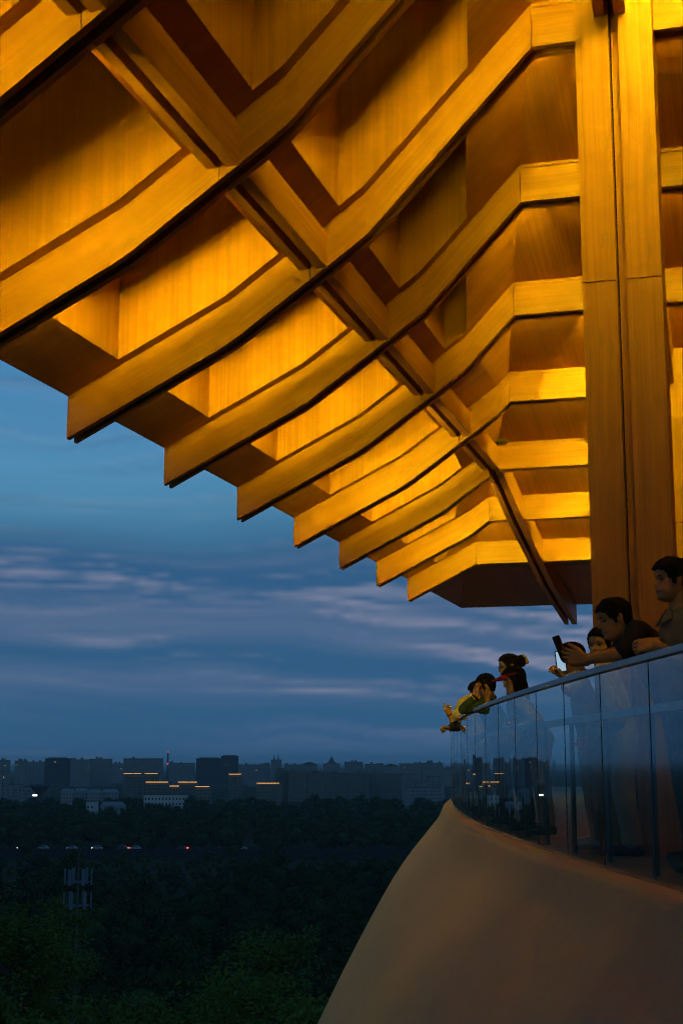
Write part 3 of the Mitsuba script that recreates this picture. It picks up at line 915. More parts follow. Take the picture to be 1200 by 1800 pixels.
def h_long(seed):
    def f(A, H, hs):
        out = [('hair', place_m(hair_cap(.016, LONGCAP, seed, .003), A, H, hs), 'hair_black')]
        t = soften(union([hull_of([((-.045, y * .062, .04), .045), ((-.055, y * .070, -.08), .042), ((-.050, y * .072, -.22), .034), ((-.055, 0, -.22), .040), ((-.06, 0, .05), .05)]) for y in (-1, 1)] +
                         [chain([(.012, y * .070, .03), (.016, y * .078, -.06), (.004, y * .080, -.19)], [.018, .020, .015]) for y in (-1, 1)]), .012, 5)
        n = meshkit.fbm(t.vertices * [120, 120, 14] + seed, 3, seed=seed) - 0.5
        t.vertices = t.vertices + t.vertex_normals * (n * 0.016)[:, None]
        out.append(('hair', place_m(t, A, H, hs), 'hair_black'))
        return out
    return f


def spectacles(k, A, H, hs, mat):
    ms = []
    for e in (-1, 1):
        rg = trimesh.creation.torus(.021, .0022, major_sections=24, minor_sections=6)
        rg.vertices = np.stack([rg.vertices[:, 2] + .088, rg.vertices[:, 0] + e * .031, rg.vertices[:, 1] * .85 + .0], -1)
        ms.append(rg)
        ms.append(tube([[.088, e * .051, .004], [.05, e * .074, .006], [-.015, e * .080, .008]], .0022, 6))
    ms.append(tube([[.088, -.011, .003], [.091, 0, .006], [.088, .011, .003]], .002, 6))
    part(k, 'spectacles', place_m(cat_mesh(ms), A, H, hs), mat, smooth=True)


def watch(k, wrist, elbow, s=1.0):
    a = (W(wrist) - W(elbow)); a /= np.linalg.norm(a)
    c = W(wrist) - a * .012
    rg = trimesh.creation.torus(.029 * s, .009 * s, major_sections=24, minor_sections=8)
    rg.apply_transform(trimesh.geometry.align_vectors([0, 0, 1], a)); rg.apply_translation(c)
    part(k, 'watch', rg, 'case_black', smooth=True)


def phone(label, centre, long_ax, face, h=.155, w=.075, lit=None):
    k = thing('phone', label, 'phone')
    y = long_ax[0] * RT + long_ax[1] * FW + long_ax[2] * UP; y /= np.linalg.norm(y)
    z = face[0] * RT + face[1] * FW + face[2] * UP; z = z - y * (z @ y); z /= np.linalg.norm(z)
    x = np.cross(y, z)
    M = np.eye(4); M[:3, 0], M[:3, 1], M[:3, 2], M[:3, 3] = x, y, z, W(centre)
    from shapely.geometry import box as sbox
    sl = trimesh.creation.extrude_polygon(sbox(-w / 2 + .01, -h / 2 + .01, w / 2 - .01, h / 2 - .01).buffer(.01, 4), .009); sl.apply_translation([0, 0, -.0045]); sl.apply_transform(M)
    part(k, 'case', sl, 'case_black')
    sc = trimesh.creation.extrude_polygon(sbox(-w / 2 + .010, -h / 2 + .012, w / 2 - .010, h / 2 - .012).buffer(.005, 3), .0006); sc.apply_translation([0, 0, .0046]); sc.apply_transform(M)
    if lit:
        part(k, 'screen', sc, 'screen', emitter=glow(lit, 0.55))
    else:
        part(k, 'screen', sc, 'eye_dark')
    cam = trimesh.creation.extrude_polygon(sbox(-.012, -.016, .012, .016).buffer(.004, 3), .003); cam.apply_translation([w / 2 - .024, h / 2 - .030, -.0076]); cam.apply_transform(M)
    part(k, 'camera', cam, 'eye_dark')
    return k


def fist(a=0.9): return (a, a * 1.05, a * 1.1, a * 1.1)


hdn = [((-.25, .1, -1), (0, 1, 0), 1, fist(.35), .3), ((-.25, -.1, -1), (0, -1, 0), -1, fist(.35), .3)]
# standing man, far right, hands together above the rail
hm = [((-1, .25, -.1), (.1, 1, -.5), 1, fist(.75), .8), ((-1, -.4, -.05), (.2, -1, -.5), -1, fist(.7), .8)]
man_i = person('standing man in an olive shirt at the right edge, hands together', (1.927, 8.250, 1.057), (-1, -.12, .02), (1.977, 8.270, 0.869), (2.02, 8.30, .36), [(1.985, 8.06, .79), (1.985, 8.48, .80)],
               [(1.98, 7.98, .52), (1.96, 8.56, .53)], [(1.783, 8.080, 0.674), (1.872, 8.320, 0.691)], hm, 'olive_cloth', 'dark_cloth', (.55, .55), h_short(3, .016), s=1.06, seed=3, girth=1.12, chest=(1.975, 8.28, .62))
k = man_i[0]
# open collar and button strip
for y in (-1, 1):
    a = W((1.905, 8.27 + y * .035, .885)); b = W((1.845, 8.27 + y * .055, .80)); c_ = W((1.90, 8.27 + y * .105, .83))
    part(k, 'collar_flap', soften(m3.Manifold.batch_hull([sph(a, .012), sph(b, .007), sph(c_, .010)]), .01, 2), 'olive_cloth', smooth=True)
single('small_box', MB().box(-.02, .02, -.012, .012, -.008, .008), 'green_cloth', 'small green thing held between the hands of the standing man', 'small box', to_world=T4().translate((W((1.748, 8.160, 0.687))).tolist()))

# man in black leaning over the rail with a phone
hm = [((-1, .10, .22), (.15, 1, .1), 1, (.62, .60, .62, .70), .55), ((-1, -.1, .20), (.1, -1, .1), -1, (.55, .6, .6, .6), .5)]
man_h = person('man in a black t-shirt leaning over the rail, arms stretched out with a phone', (1.680, 8.750, 0.881), (-1, -.06, -.22), (1.793, 8.780, 0.824), (2.13, 8.90, .33), [(1.784, 8.560, 0.762), (1.866, 8.950, 0.804)],
               [(1.690, 8.500, 0.651), (1.745, 8.920, 0.691)], [(1.475, 8.600, 0.621), (1.475, 8.760, 0.633)], hm, 'black_cloth', 'dark_cloth', (.5, .5), h_short(5, .010), s=1.06, seed=5, girth=1.14, chest=(1.93, 8.82, .66))
phone('black phone held up in the outstretched hand of the leaning man in black', (1.335, 8.700, 0.701), (-.35, .0, .95), (.75, -.65, .1))

# woman whose face shows between the leaning man and his arm
hm = [((-1, .2, .0), (0, 0, -1), 1, fist(.4), .3), ((-1, .1, .0), (0, 0, -1), -1, fist(.4), .3)]
person('woman with tied back hair, face just above the arm of the leaning man', (1.742, 9.600, 0.793), (-.62, -.80, -.06), (1.772, 9.620, 0.672), (1.90, 9.75, .22), [(1.728, 9.430, 0.607), (1.843, 9.800, 0.638)],
       [(1.80, 9.38, .28), (1.82, 9.86, .28)], [(1.66, 9.46, .20), (1.66, 9.74, .20)], hdn, 'cream_cloth', 'beige_cloth', (.95, .95), h_tied(7, bun=False), 'skin_fair', s=.95, seed=7, girth=.86)

# person behind the arm, filming with a lit phone
hm = [((-.55, .1, .85), (-.85, .2, -.5), 1, fist(.75), .7), ((-.5, -.1, .85), (-.85, -.2, -.5), -1, fist(.75), .7)]
person('black haired person in a white t-shirt half hidden behind the outstretched arms', (1.708, 10.600, 0.774), (-1, .35, -.12), (1.751, 10.620, 0.658), (1.86, 10.72, .22), [(1.733, 10.420, 0.596), (1.796, 10.800, 0.626)],
       [(1.637, 10.300, 0.524), (1.703, 10.820, 0.567)], [(1.624, 10.360, 0.609), (1.630, 10.500, 0.621)], hm, 'white_cloth', 'beige_cloth', (.5, .5), h_tied(9, bun=False), 'skin_fair', s=.97, seed=8, girth=.92)
phone('phone with a lit pale blue screen below the phone of the leaning man', (1.589, 10.350, 0.736), (-.10, .0, 1), (.25, -1, .0), lit=(.55, .85, 1.1))

# the two women
hm = [((-1, .1, -.1), (0, 0, -1), 1, fist(.4), .3), ((-1, .1, -.1), (0, 0, -1), -1, fist(.4), .3)]
w_d = person('woman with long loose black hair, a red sun visor and yellow rimmed glasses', (1.519, 12.600, 0.726), (-1, -.06, -.22), (1.574, 12.620, 0.592), (1.76, 12.70, .24), [(1.554, 12.430, 0.529), (1.595, 12.800, 0.555)],
             [(1.66, 12.36, .36), (1.66, 12.86, .36)], [(1.53, 12.46, .30), (1.53, 12.74, .30)], hdn, 'white_cloth', 'grey_cloth', (.9, .9), h_long(11), 'skin_fair', s=.98, seed=11, girth=.9)
spectacles(w_d[0], *w_d[1:], 'clip_yellow')
vis = soften(m3.Manifold.batch_hull([sph((.070, y, z), .010) for y in (-.062, .062) for z in (.030, .052)] + [sph((.100, 0, .058), .010)] + [sph((.185, y, .036), .006) for y in (-.035, .035)] + [sph((.195, 0, .036), .006)]), .012, 3)
part(w_d[0], 'visor', place_m(vis, w_d[1], w_d[2], w_d[3]), 'red_cloth', smooth=True)
band = trimesh.creation.torus(.092, .011, major_sections=36, minor_sections=6); band.vertices = band.vertices * [1.06, .84, 1.3] + [-.006, 0, .056]
part(w_d[0], 'visor_band', place_m(band, w_d[1], w_d[2], w_d[3]), 'red_cloth', smooth=True)
w_e = person('taller woman in glasses with her hair pinned up by a yellow claw clip', (1.582, 13.500, 0.906), (-1, -.04, -.08), (1.629, 13.520, 0.746), (1.70, 13.55, .34), [(1.606, 13.340, 0.657), (1.649, 13.700, 0.681)],
             [(1.70, 13.28, .46), (1.70, 13.78, .46)], [(1.55, 13.40, .34), (1.55, 13.66, .34)], hdn, 'grey_cloth', 'dark_cloth', (.55, .55), h_tied(13, True, True), 'skin_fair', s=1.0, seed=13, girth=.9)
spectacles(w_e[0], *w_e[1:], 'case_black')

# the one with both hands at the head, elbows on the rail
hm = [((.12, .35, 1), (.9, .5, -.1), -1, (.25, .2, .25, .3), .2), ((.05, -.2, 1), (-.8, -.5, -.1), 1, (.2, .2, .25, .3), .2)]
p_c = person('person in green sleeves holding both hands to the head, elbows on the rail', (1.509, 15.000, 0.804), (-.62, .78, -.16), (1.560, 15.000, 0.662), (1.66, 14.85, .26), [(1.458, 14.820, 0.614), (1.610, 15.140, 0.615)],
             [(1.257, 14.750, 0.559), (1.532, 15.100, 0.530)], [(1.381, 14.740, 0.692), (1.508, 14.780, 0.653)], hm, 'green_cloth', 'dark_cloth', (.86, .86), h_short(15, .020), s=1.0, seed=15, girth=.95)
watch(p_c[0], (1.381, 14.740, 0.692), (1.257, 14.750, 0.559))

# yellow shirt, bent over the rail beyond
hm = [((-1, .2, -.3), (0, 0, -1), 1, fist(.5), .3), ((-1, .1, -.2), (0, 0, -1), -1, fist(.5), .3)]
person('person in a yellow shirt bent low over the rail beside the raised green sleeves', (1.627, 17.200, 0.861), (-.75, .5, -.35), (1.564, 17.200, 0.773), (1.70, 17.25, .24), [(1.438, 17.020, 0.705), (1.505, 17.400, 0.734)],
       [(1.352, 16.980, 0.563), (1.413, 17.400, 0.591)], [(1.501, 16.920, 0.515), (1.535, 17.300, 0.540)], [None, None], 'yellow_cloth', 'blue_cloth', (.52, .52), h_short(17, .016), s=.98, seed=17, girth=1.0, chest=(1.56, 17.22, .52))

# the outermost one: only the arms reach past the others
hm = [((-.20, .1, 1), (.25, -1, 0), 1, (.05, 1.0, 1.1, 1.1), .5), ((-1, .1, .05), (.1, -.2, -1), 1, fist(1.25), .9)]
p_a = person('person farthest along the rail, one forearm raised with a pointing finger and a watch', (1.591, 18.500, 0.686), (-1, .3, -.3), (1.627, 18.500, 0.592), (1.80, 18.6, .20), [(1.492, 18.300, 0.513), (1.540, 18.700, 0.539)],
             [(1.430, 18.250, 0.491), (1.516, 18.600, 0.471)], [(1.367, 18.250, 0.627), (1.380, 18.450, 0.467)], hm, 'dark_cloth', 'dark_cloth', (.66, .92), h_short(19, .014), s=1.0, seed=19, girth=.82)
watch(p_a[0], (1.367, 18.250, 0.627), (1.430, 18.250, 0.491))
part(p_a[0], 'jacket', soften(hull_of([(W((1.60, 18.38, .47)), .11), (W((1.60, 18.62, .47)), .11), (W((1.78, 18.5, .24)), .15), (W((1.78, 18.7, .24)), .15)]), .02, 5, .008, 21), 'dark_cloth', smooth=True)
# <<< people

# ------------------------------------------------------------------ the land below, its woods, the city and the air
def ground_z(r, d):
    q = np.hypot(r, d)
    return GROUND + 19.0 * np.exp(-(q / 95.0) ** 2) + 1.2 * (meshkit.fbm(np.stack([r / 60, d / 60, 0 * r], -1), 3, seed=4) - 0.5) * np.exp(-(q / 900) ** 2)


rad = np.concatenate([[0], np.geomspace(6, 12500, 70)]); ang = np.linspace(0, 2 * np.pi, 97)[:-1]
gv = [TP(0, 0, float(ground_z(np.array(0.0), np.array(0.0))))]
for q in rad[1:]:
    r_, d_ = q * np.sin(ang), q * np.cos(ang)
    gv += [TP(a, b, c) for a, b, c in zip(r_, d_, ground_z(r_, d_))]
gf = [[0, 1 + (j + 1) % 96, 1 + j] for j in range(96)]
for i in range(len(rad) - 2):
    for j in range(96):
        a, b = 1 + i * 96 + j, 1 + i * 96 + (j + 1) % 96
        gf += [[a, b, b + 96], [a, b + 96, a + 96]]
scene['earth'] = two({'type': 'principled', 'base_color': proc(lambda p, n, uv: mix((0.012, 0.018, 0.008), (0.026, 0.036, 0.014), fbm(p.x * 0.05, p.y * 0.05, 0.0, 4))), 'roughness': 0.95, 'specular': 0.05})
single('ground', (np.array(gv), np.array(gf)), 'earth', 'dark overgrown plain that runs out to the city', kind='structure', smooth=True)


def leaf_mat(a, b, trans):
    return {'type': 'principledthin', 'base_color': proc(lambda p, n, uv: mix(a, b, noise(p.x * 1.3, p.y * 1.3, p.z * 1.3))), 'roughness': 0.6, 'diff_trans': trans, 'spec_trans': 0.0}


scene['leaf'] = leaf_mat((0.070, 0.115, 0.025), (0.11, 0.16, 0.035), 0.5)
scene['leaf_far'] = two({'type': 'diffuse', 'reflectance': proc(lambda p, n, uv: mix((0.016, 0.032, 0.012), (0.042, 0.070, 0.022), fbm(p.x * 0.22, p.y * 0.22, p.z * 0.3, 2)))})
scene['bark'] = two({'type': 'diffuse', 'reflectance': {'type': 'rgb', 'value': [0.055, 0.045, 0.035]}})


def leaf_cards(centres, outward, size, r):
    """small folded leaves round the points"""
    n = len(centres)
    a = r.normal(size=(n, 3)); a /= np.linalg.norm(a, axis=1, keepdims=True)
    nr = outward * 0.7 + r.normal(size=(n, 3)) * 0.5 + [0, 0, 0.5]
    nr /= np.linalg.norm(nr, axis=1, keepdims=True)
    u = np.cross(nr, a); u /= np.linalg.norm(u, axis=1, keepdims=True)
    w = np.cross(nr, u)
    s = size * r.uniform(0.6, 1.3, (n, 1))
    c = np.asarray(centres)
    tip = c + u * s; tail = c - u * s
    l_, r_ = c + w * s * 0.42 - nr * s * 0.12, c - w * s * 0.42 - nr * s * 0.12
    v = np.stack([tail, l_, tip, r_], 1).reshape(-1, 3)
    i = np.arange(n)[:, None] * 4
    f = np.vstack([i + [0, 1, 2], i + [0, 2, 3]])
    return v, f


def make_tree(seed, h, spread, nleaf, leaf):
    """trunk and limbs as tubes, leaves in clumps at the ends of the twigs"""
    r = np.random.default_rng(seed)
    tubes, ends = [], []
    top = np.array([r.normal() * 0.05 * h, r.normal() * 0.05 * h, h * 0.86])
    tp = np.array([[0, 0, -0.8], [top[0] * 0.2, top[1] * 0.1, h * 0.3], [top[0] * 0.6, top[1] * 0.7, h * 0.6], top])
    tubes.append(tube(tp, [0.034 * h, 0.026 * h, 0.015 * h, 0.004 * h], 7))
    for k in range(13):
        t = r.uniform(0.30, 0.98)
        base = np.array([np.interp(t * top[2], tp[:, 2], tp[:, i]) for i in range(3)])
        az = k * 2.4 + r.uniform(-0.4, 0.4)
        ln = spread * (1.05 - 0.62 * abs(t - 0.5) * 1.4) * r.uniform(0.75, 1.15)
        dirn = np.array([math.cos(az), math.sin(az), 0.35 + 0.9 * t * r.uniform(0.5, 1.0)])
        dirn /= np.linalg.norm(dirn)
        e = base + dirn * ln
        mid = base + dirn * ln * 0.5 + np.array([0, 0, 0.06 * ln])
        tubes.append(tube([base, mid, e], [0.010 * h, 0.006 * h, 0.0016 * h], 5))
        for q in range(5):
            st = base + (e - base) * r.uniform(0.35, 1.0)
            dv = dirn * 0.6 + r.normal(size=3) * 0.6
            en = st + dv / np.linalg.norm(dv) * ln * r.uniform(0.18, 0.42)
            tubes.append(tube([st, en], [0.0032 * h, 0.0010 * h], 4, cap=False))
            ends.append(en); ends.append(0.5 * (st + en))
    for q in range(8):
        ends.append(top + r.normal(size=3) * [0.10 * spread, 0.10 * spread, 0.06 * h])
    ends = np.array(ends)
    per = max(4, nleaf // len(ends))
    cs = np.repeat(ends, per, 0)
    off = r.normal(size=cs.shape) * spread * np.array([0.105, 0.105, 0.075]) * np.repeat(r.uniform(0.6, 1.5, (len(ends), 1)), per, 0)
    ctr = np.array([0, 0, h * 0.62])
    c = cs + off
    o = c - ctr; o /= np.linalg.norm(o, axis=1, keepdims=True)
    return cat_mesh(tubes), leaf_cards(c, o, leaf, r)


FORE = [  # r, d, height of the top, size, label
    (-16.2, 76, -7.4, 13, 'leafy tree in the lower left corner, the tallest crown there, left of the antenna mast'),
    (-8.2, 70, -10.4, 11, 'leafy tree at the bottom edge, first crown right of the antenna mast'),
    (-23.4, 98, -8.4, 12, 'leafy tree at the left edge, partly behind the tallest corner crown'),
    (-2.4, 64, -8.9, 11, 'leafy tree nearest to the plaster skirt, its crown beside the sloping edge'),
    (-6.3, 82, -10.0, 11, 'leafy tree at the bottom, standing between the mast and the crown beside the skirt'),
    (-11.2, 60, -9.4, 10, 'low leafy tree on the bottom edge, in front of the foot of the mast'),
    (-25.9, 130, -10.6, 12, 'leafy tree farther back at the left edge, level with the antenna panels'),
    (-20.2, 110, -11.0, 10, 'leafy tree hiding the foot of the antenna mast'),
    (-7.6, 110, -11.6, 10, 'leafy tree with a thin raised top shoot, behind the crown beside the skirt'),
]
for i, (r_, d_, zt_, hh, lab) in enumerate(FORE):
    g0 = float(ground_z(np.array(r_), np.array(float(d_))))
    h_ = zt_ - g0
    wd, lv = make_tree(100 + i, h_, min(0.36 * h_, 5.2), 8000, 0.19)
    o_ = TP(r_, d_, g0)
    k = thing('leafy_tree', lab, 'tree')
    wd.apply_translation(o_)
    part(k, 'trunk', wd, 'bark', smooth=True)
    part(k, 'crown', (lv[0] + o_, lv[1]), 'leaf')

# the wood between the terrace and the city: tree clumps set out one by one
far_kinds = []
for i in range(4):
    wd, lv = make_tree(300 + i, 9.0 + i, 4.4, 2600, 0.36)
    r = np.random.default_rng(50 + i)
    blob = trimesh.creation.icosphere(3, 1.0)
    nn = meshkit.fbm(blob.vertices * 1.6 + i * 7, 3, seed=i) - 0.5
    blob.vertices = blob.vertices * (1 + 0.55 * nn[:, None]) * [3.3, 3.3, 3.0] + [0, 0, 5.8 + 0.6 * i]
    vv = np.vstack([wd.vertices, lv[0], blob.vertices]); ff = np.vstack([wd.faces, lv[1] + len(wd.vertices), blob.faces + len(wd.vertices) + len(lv[0])])
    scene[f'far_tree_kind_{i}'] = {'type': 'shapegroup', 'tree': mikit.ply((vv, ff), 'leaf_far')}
r = np.random.default_rng(77)
woods = thing('woodland', 'dim mass of trees filling the plain between the terrace and the city', kind='stuff')
cnt = 0
ROAD0, ROAD1 = np.array([-330.0, 612.0]), np.array([40.0, 596.0])
road_gap = lambda a: float(np.interp(a, [ROAD0[0], ROAD1[0]], [ROAD0[1], ROAD1[1]])) - 16
pos, low = [], []
q = 95.0
while q < 1190 and cnt < 1900:
    step = 4.6 + q * 0.0115
    span = 0.27 * q + 6
    for x in np.arange(-span, 0.125 * q + 14, step):
        rr, d_ = x + r.uniform(-0.45, 0.45) * step, q + r.uniform(-0.5, 0.5) * step
        yr = np.interp(rr, [ROAD0[0], ROAD1[0]], [ROAD0[1], ROAD1[1]])
        if -185 < d_ - yr < 14 and rr < 40 and r.uniform() < 0.985:
            if d_ - yr < -14: low.append((rr, d_)); low.append((rr + r.normal() * 4, d_ + r.normal() * 4))
            continue
        if meshkit.fbm(np.array([[rr / 45, d_ / 70, 3.3]]), 2, seed=8)[0] < 0.36: continue
        if abs(rr + 28.8) < 5 and abs(d_ - 160) < 22: continue
        if abs(rr - (-0.19 * d_)) < 0.03 * d_ and d_ < 150: continue
        pos.append((rr, d_))
    q += step * (0.85 if q < 500 else 1.3)
pos = [(a, b, 1.0) for a, b in pos] + [(a, b, 0.30) for a, b in low if b < road_gap(a)]
for i, (rr, d_, sc_) in enumerate(pos[:3400]):
    g0 = float(ground_z(np.array(rr), np.array(d_)))
    s_ = r.uniform(0.75, 1.25) * (1.0 if d_ > 170 else 0.8) * sc_
    w_ = TP(rr, d_, g0 - 0.3)
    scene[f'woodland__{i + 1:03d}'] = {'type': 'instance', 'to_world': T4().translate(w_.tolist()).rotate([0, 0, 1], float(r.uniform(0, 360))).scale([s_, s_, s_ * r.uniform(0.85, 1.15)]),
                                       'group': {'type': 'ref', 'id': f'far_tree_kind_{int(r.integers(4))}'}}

# ---- the city
CITY = [('a',-638.3,-622.4,45.3,2700),('a',-588,-567.5,44.1,2600),('a',-600.2,-564.4,42.3,2750),('d',-451.7,-415.3,46.5,2200),('b',-471.9,-436.4,45.8,2500),
 ('b',-445.2,-407,46.9,2550),('a',-462.6,-437.5,39.1,2900),('b',-347.2,-285.5,46.9,2300),('a',-310.3,-265.2,40,2600),('d',-226.1,-188,46.7,2250),('d',-196.4,-168.6,50.8,2350),
 ('a',-193.5,-174.4,37,2700),('b',-161.5,-124.1,37,2500),('s',-141.7,-121.1,47,2900),('b',-97.4,-67.5,37.1,2450),('c',-74.4,-45.7,37,2700),('p',-36.6,-3.4,39.1,2900),
 ('a',5.1,38.9,42,2600),('w',18.2,25.6,37.2,2100),('a',40.4,71.9,38,2500),('c',77.6,106.3,33.8,2700),('b',92.4,124.1,38.9,2300),('b',127.7,161.3,39.8,2300),('a',175.2,198.8,31.2,2500),
 ('o',-218.5,-184.2,28.5,1450),('o',-181.1,-158.5,21.4,1340),('o',-151.8,-143.3,18.7,1280),('o',-150,-132.8,21.5,1330),('o',-128.2,-115.7,18.4,1270),('o',-111.4,-99,28,1430),('o',-77.9,-55.4,20.5,1330),
 ('m',-69.1,-56.1,30.4,1500),('m',-54.7,-35.5,30,1480),('m',-34.9,-16.9,29.4,1480),('m',-16.3,5.8,28.8,1480),('m',6.4,28.5,28.3,1480),('m',29.3,61,27.6,1490),
 ('l',58.4,73.2,28.2,1400),('l',68,77.7,22.9,1300),('l',82.5,98.2,26.2,1380),('l',54.1,82.1,18.5,1230),('l',-354.1,-346.4,29.9,1500),('l',-298.8,-288,19.9,1300),('l',-276.9,-266.6,18.7,1250),
 ('W',-138.9,-109.7,16.7,1020),('S',-158.1,-153.5,15.1,900),('h',-154.2,-139.6,14.3,930),('h',-242,-231.7,17.2,1250),('h',-234.4,-223.4,17.4,1270),('h',-218.9,-208.1,16.7,1250),('h',-208.8,-194.9,16.6,1260)]
CLAB = ['hazy tower block at the far left edge of the skyline', 'hazy narrow block beside the leftmost tower of the skyline', 'hazy broad block in the left skyline, left of the dark slab', 'dark slab block with a flat roof in the left skyline',
 'hazy stepped block just right of the dark slab in the left skyline', 'hazy block with a raised roof house, second right of the dark slab', 'low hazy block in the gap left of the broad block by the lit roofs', 'broad block with stepped roof rising behind the strips of lit roofs',
 'hazy block standing at the foot of the red lit mast', 'broad dark flat block, left half of the tallest pair in the skyline', 'tallest block of the skyline, right of the broad dark flat one', 'low hazy block to the right of the tallest block',
 'hazy wide block between the tallest block and the spired tower', 'hazy tower topped by two thin spires', 'hazy block with roof house right of the spired tower', 'hazy block with a rounded roof left of the pagoda roofed one',
 'hazy building crowned by a tiered pagoda roof', 'dark topped block behind the narrow pale tower', 'narrow pale tower brighter than its neighbours in the skyline', 'wide flat block right of the narrow pale tower', 'hazy hall with a low curved roof right of the wide flat block',
 'hazy block with knobs on its roof, left one of two at the right', 'hazy block with knobs on its roof, right one of two by the railing', 'low hazy block at the right end of the skyline beside the railing',
 'apartment block with three long amber lit roof lines, highest of the lit group', 'apartment block with an amber lit roof line in front of the highest lit one', 'small narrow block with a short amber roof line between two lit blocks', 'block with an amber roof line behind the right end of the white block',
 'low block with an amber roof line, rightmost of the lit group on the left', 'tall narrow block with an amber roof line below the tallest skyline block', 'wide block with one unbroken amber roof line left of the long residential row',
 'darkest narrow block at the left end of the long residential row', 'second block of the long residential row from the left', 'third block of the long residential row from the left', 'fourth block of the long residential row from the left', 'fifth block of the long residential row from the left', 'widest block at the right end of the long residential row',
 'pale stepped block just right of the long residential row', 'small pale block among the low blocks by the railing', 'pale block nearest to the railing among the low blocks', 'low white fronted block in front of the pale stepped blocks',
 'pale narrow tower cut by the left edge of the picture above the wood', 'small pale block near the left edge beside the water tower', 'low pale block just left of the water tower',
 'white flat roofed block with three rows of windows standing in the wood', 'small white cube of a building alone in the wood, left of the white block', 'long low pale shed in the wood between the white cube and the white block',
 'pitched roof house, leftmost of the row below the dark slab', 'pitched roof house, second of the row below the dark slab', 'pitched roof house, third of the row below the dark slab', 'pitched roof house, rightmost of the row below the dark slab']


def wall_mat(base, dark, fx, fz):
    def fn(p, n, uv):
        wx, wz = uv.x * fx, uv.y * fz
        inx = smoothstep(0.22, 0.28, wx - dr.floor(wx)) * smoothstep(0.78, 0.72, wx - dr.floor(wx))
        inz = smoothstep(0.30, 0.36, wz - dr.floor(wz)) * smoothstep(0.85, 0.79, wz - dr.floor(wz))
        return mix(base, dark, inx * inz * (0.6 + 0.4 * cell_rand(dr.floor(wx), dr.floor(wz), 2)))
    return two({'type': 'diffuse', 'reflectance': proc(fn)})


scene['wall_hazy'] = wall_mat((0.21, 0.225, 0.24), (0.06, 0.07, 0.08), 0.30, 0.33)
scene['wall_dark'] = wall_mat((0.07, 0.075, 0.085), (0.03, 0.035, 0.045), 0.30, 0.33)
scene['wall_block'] = wall_mat((0.20, 0.19, 0.17), (0.03, 0.03, 0.035), 0.45, 0.33)
scene['wall_pale'] = wall_mat((0.26, 0.28, 0.30), (0.06, 0.07, 0.08), 0.40, 0.33)
scene['wall_white'] = two({'type': 'diffuse', 'reflectance': {'type': 'rgb', 'value': [0.46, 0.48, 0.50]}})
scene['roof_grey'] = two({'type': 'diffuse', 'reflectance': {'type': 'rgb', 'value': [0.10, 0.10, 0.11]}})
scene['roof_pale'] = two({'type': 'diffuse', 'reflectance': {'type': 'rgb', 'value': [0.20, 0.22, 0.24]}})
scene['pane_dark'] = two({'type': 'principled', 'base_color': {'type': 'rgb', 'value': [0.02, 0.025, 0.03]}, 'roughness': 0.25})


def block(r0, r1, d0, d1, z0, z1):
    m = MB(); m.o = np.zeros(2)
    P = lambda a, b, c_: TP((r0, r1)[a], (d0, d1)[b], (z0, z1)[c_])
    for q, g in ((((0, 0, 0), (1, 0, 0), (1, 0, 1), (0, 0, 1)), RT), (((1, 1, 0), (0, 1, 0), (0, 1, 1), (1, 1, 1)), RT), (((0, 1, 0), (0, 0, 0), (0, 0, 1), (0, 1, 1)), FW),
                 (((1, 0, 0), (1, 1, 0), (1, 1, 1), (1, 0, 1)), FW), (((0, 0, 1), (1, 0, 1), (1, 1, 1), (0, 1, 1)), RT), (((0, 0, 0), (0, 1, 0), (1, 1, 0), (1, 0, 0)), RT)):
        m.poly([P(*a) for a in q], g)
    return m


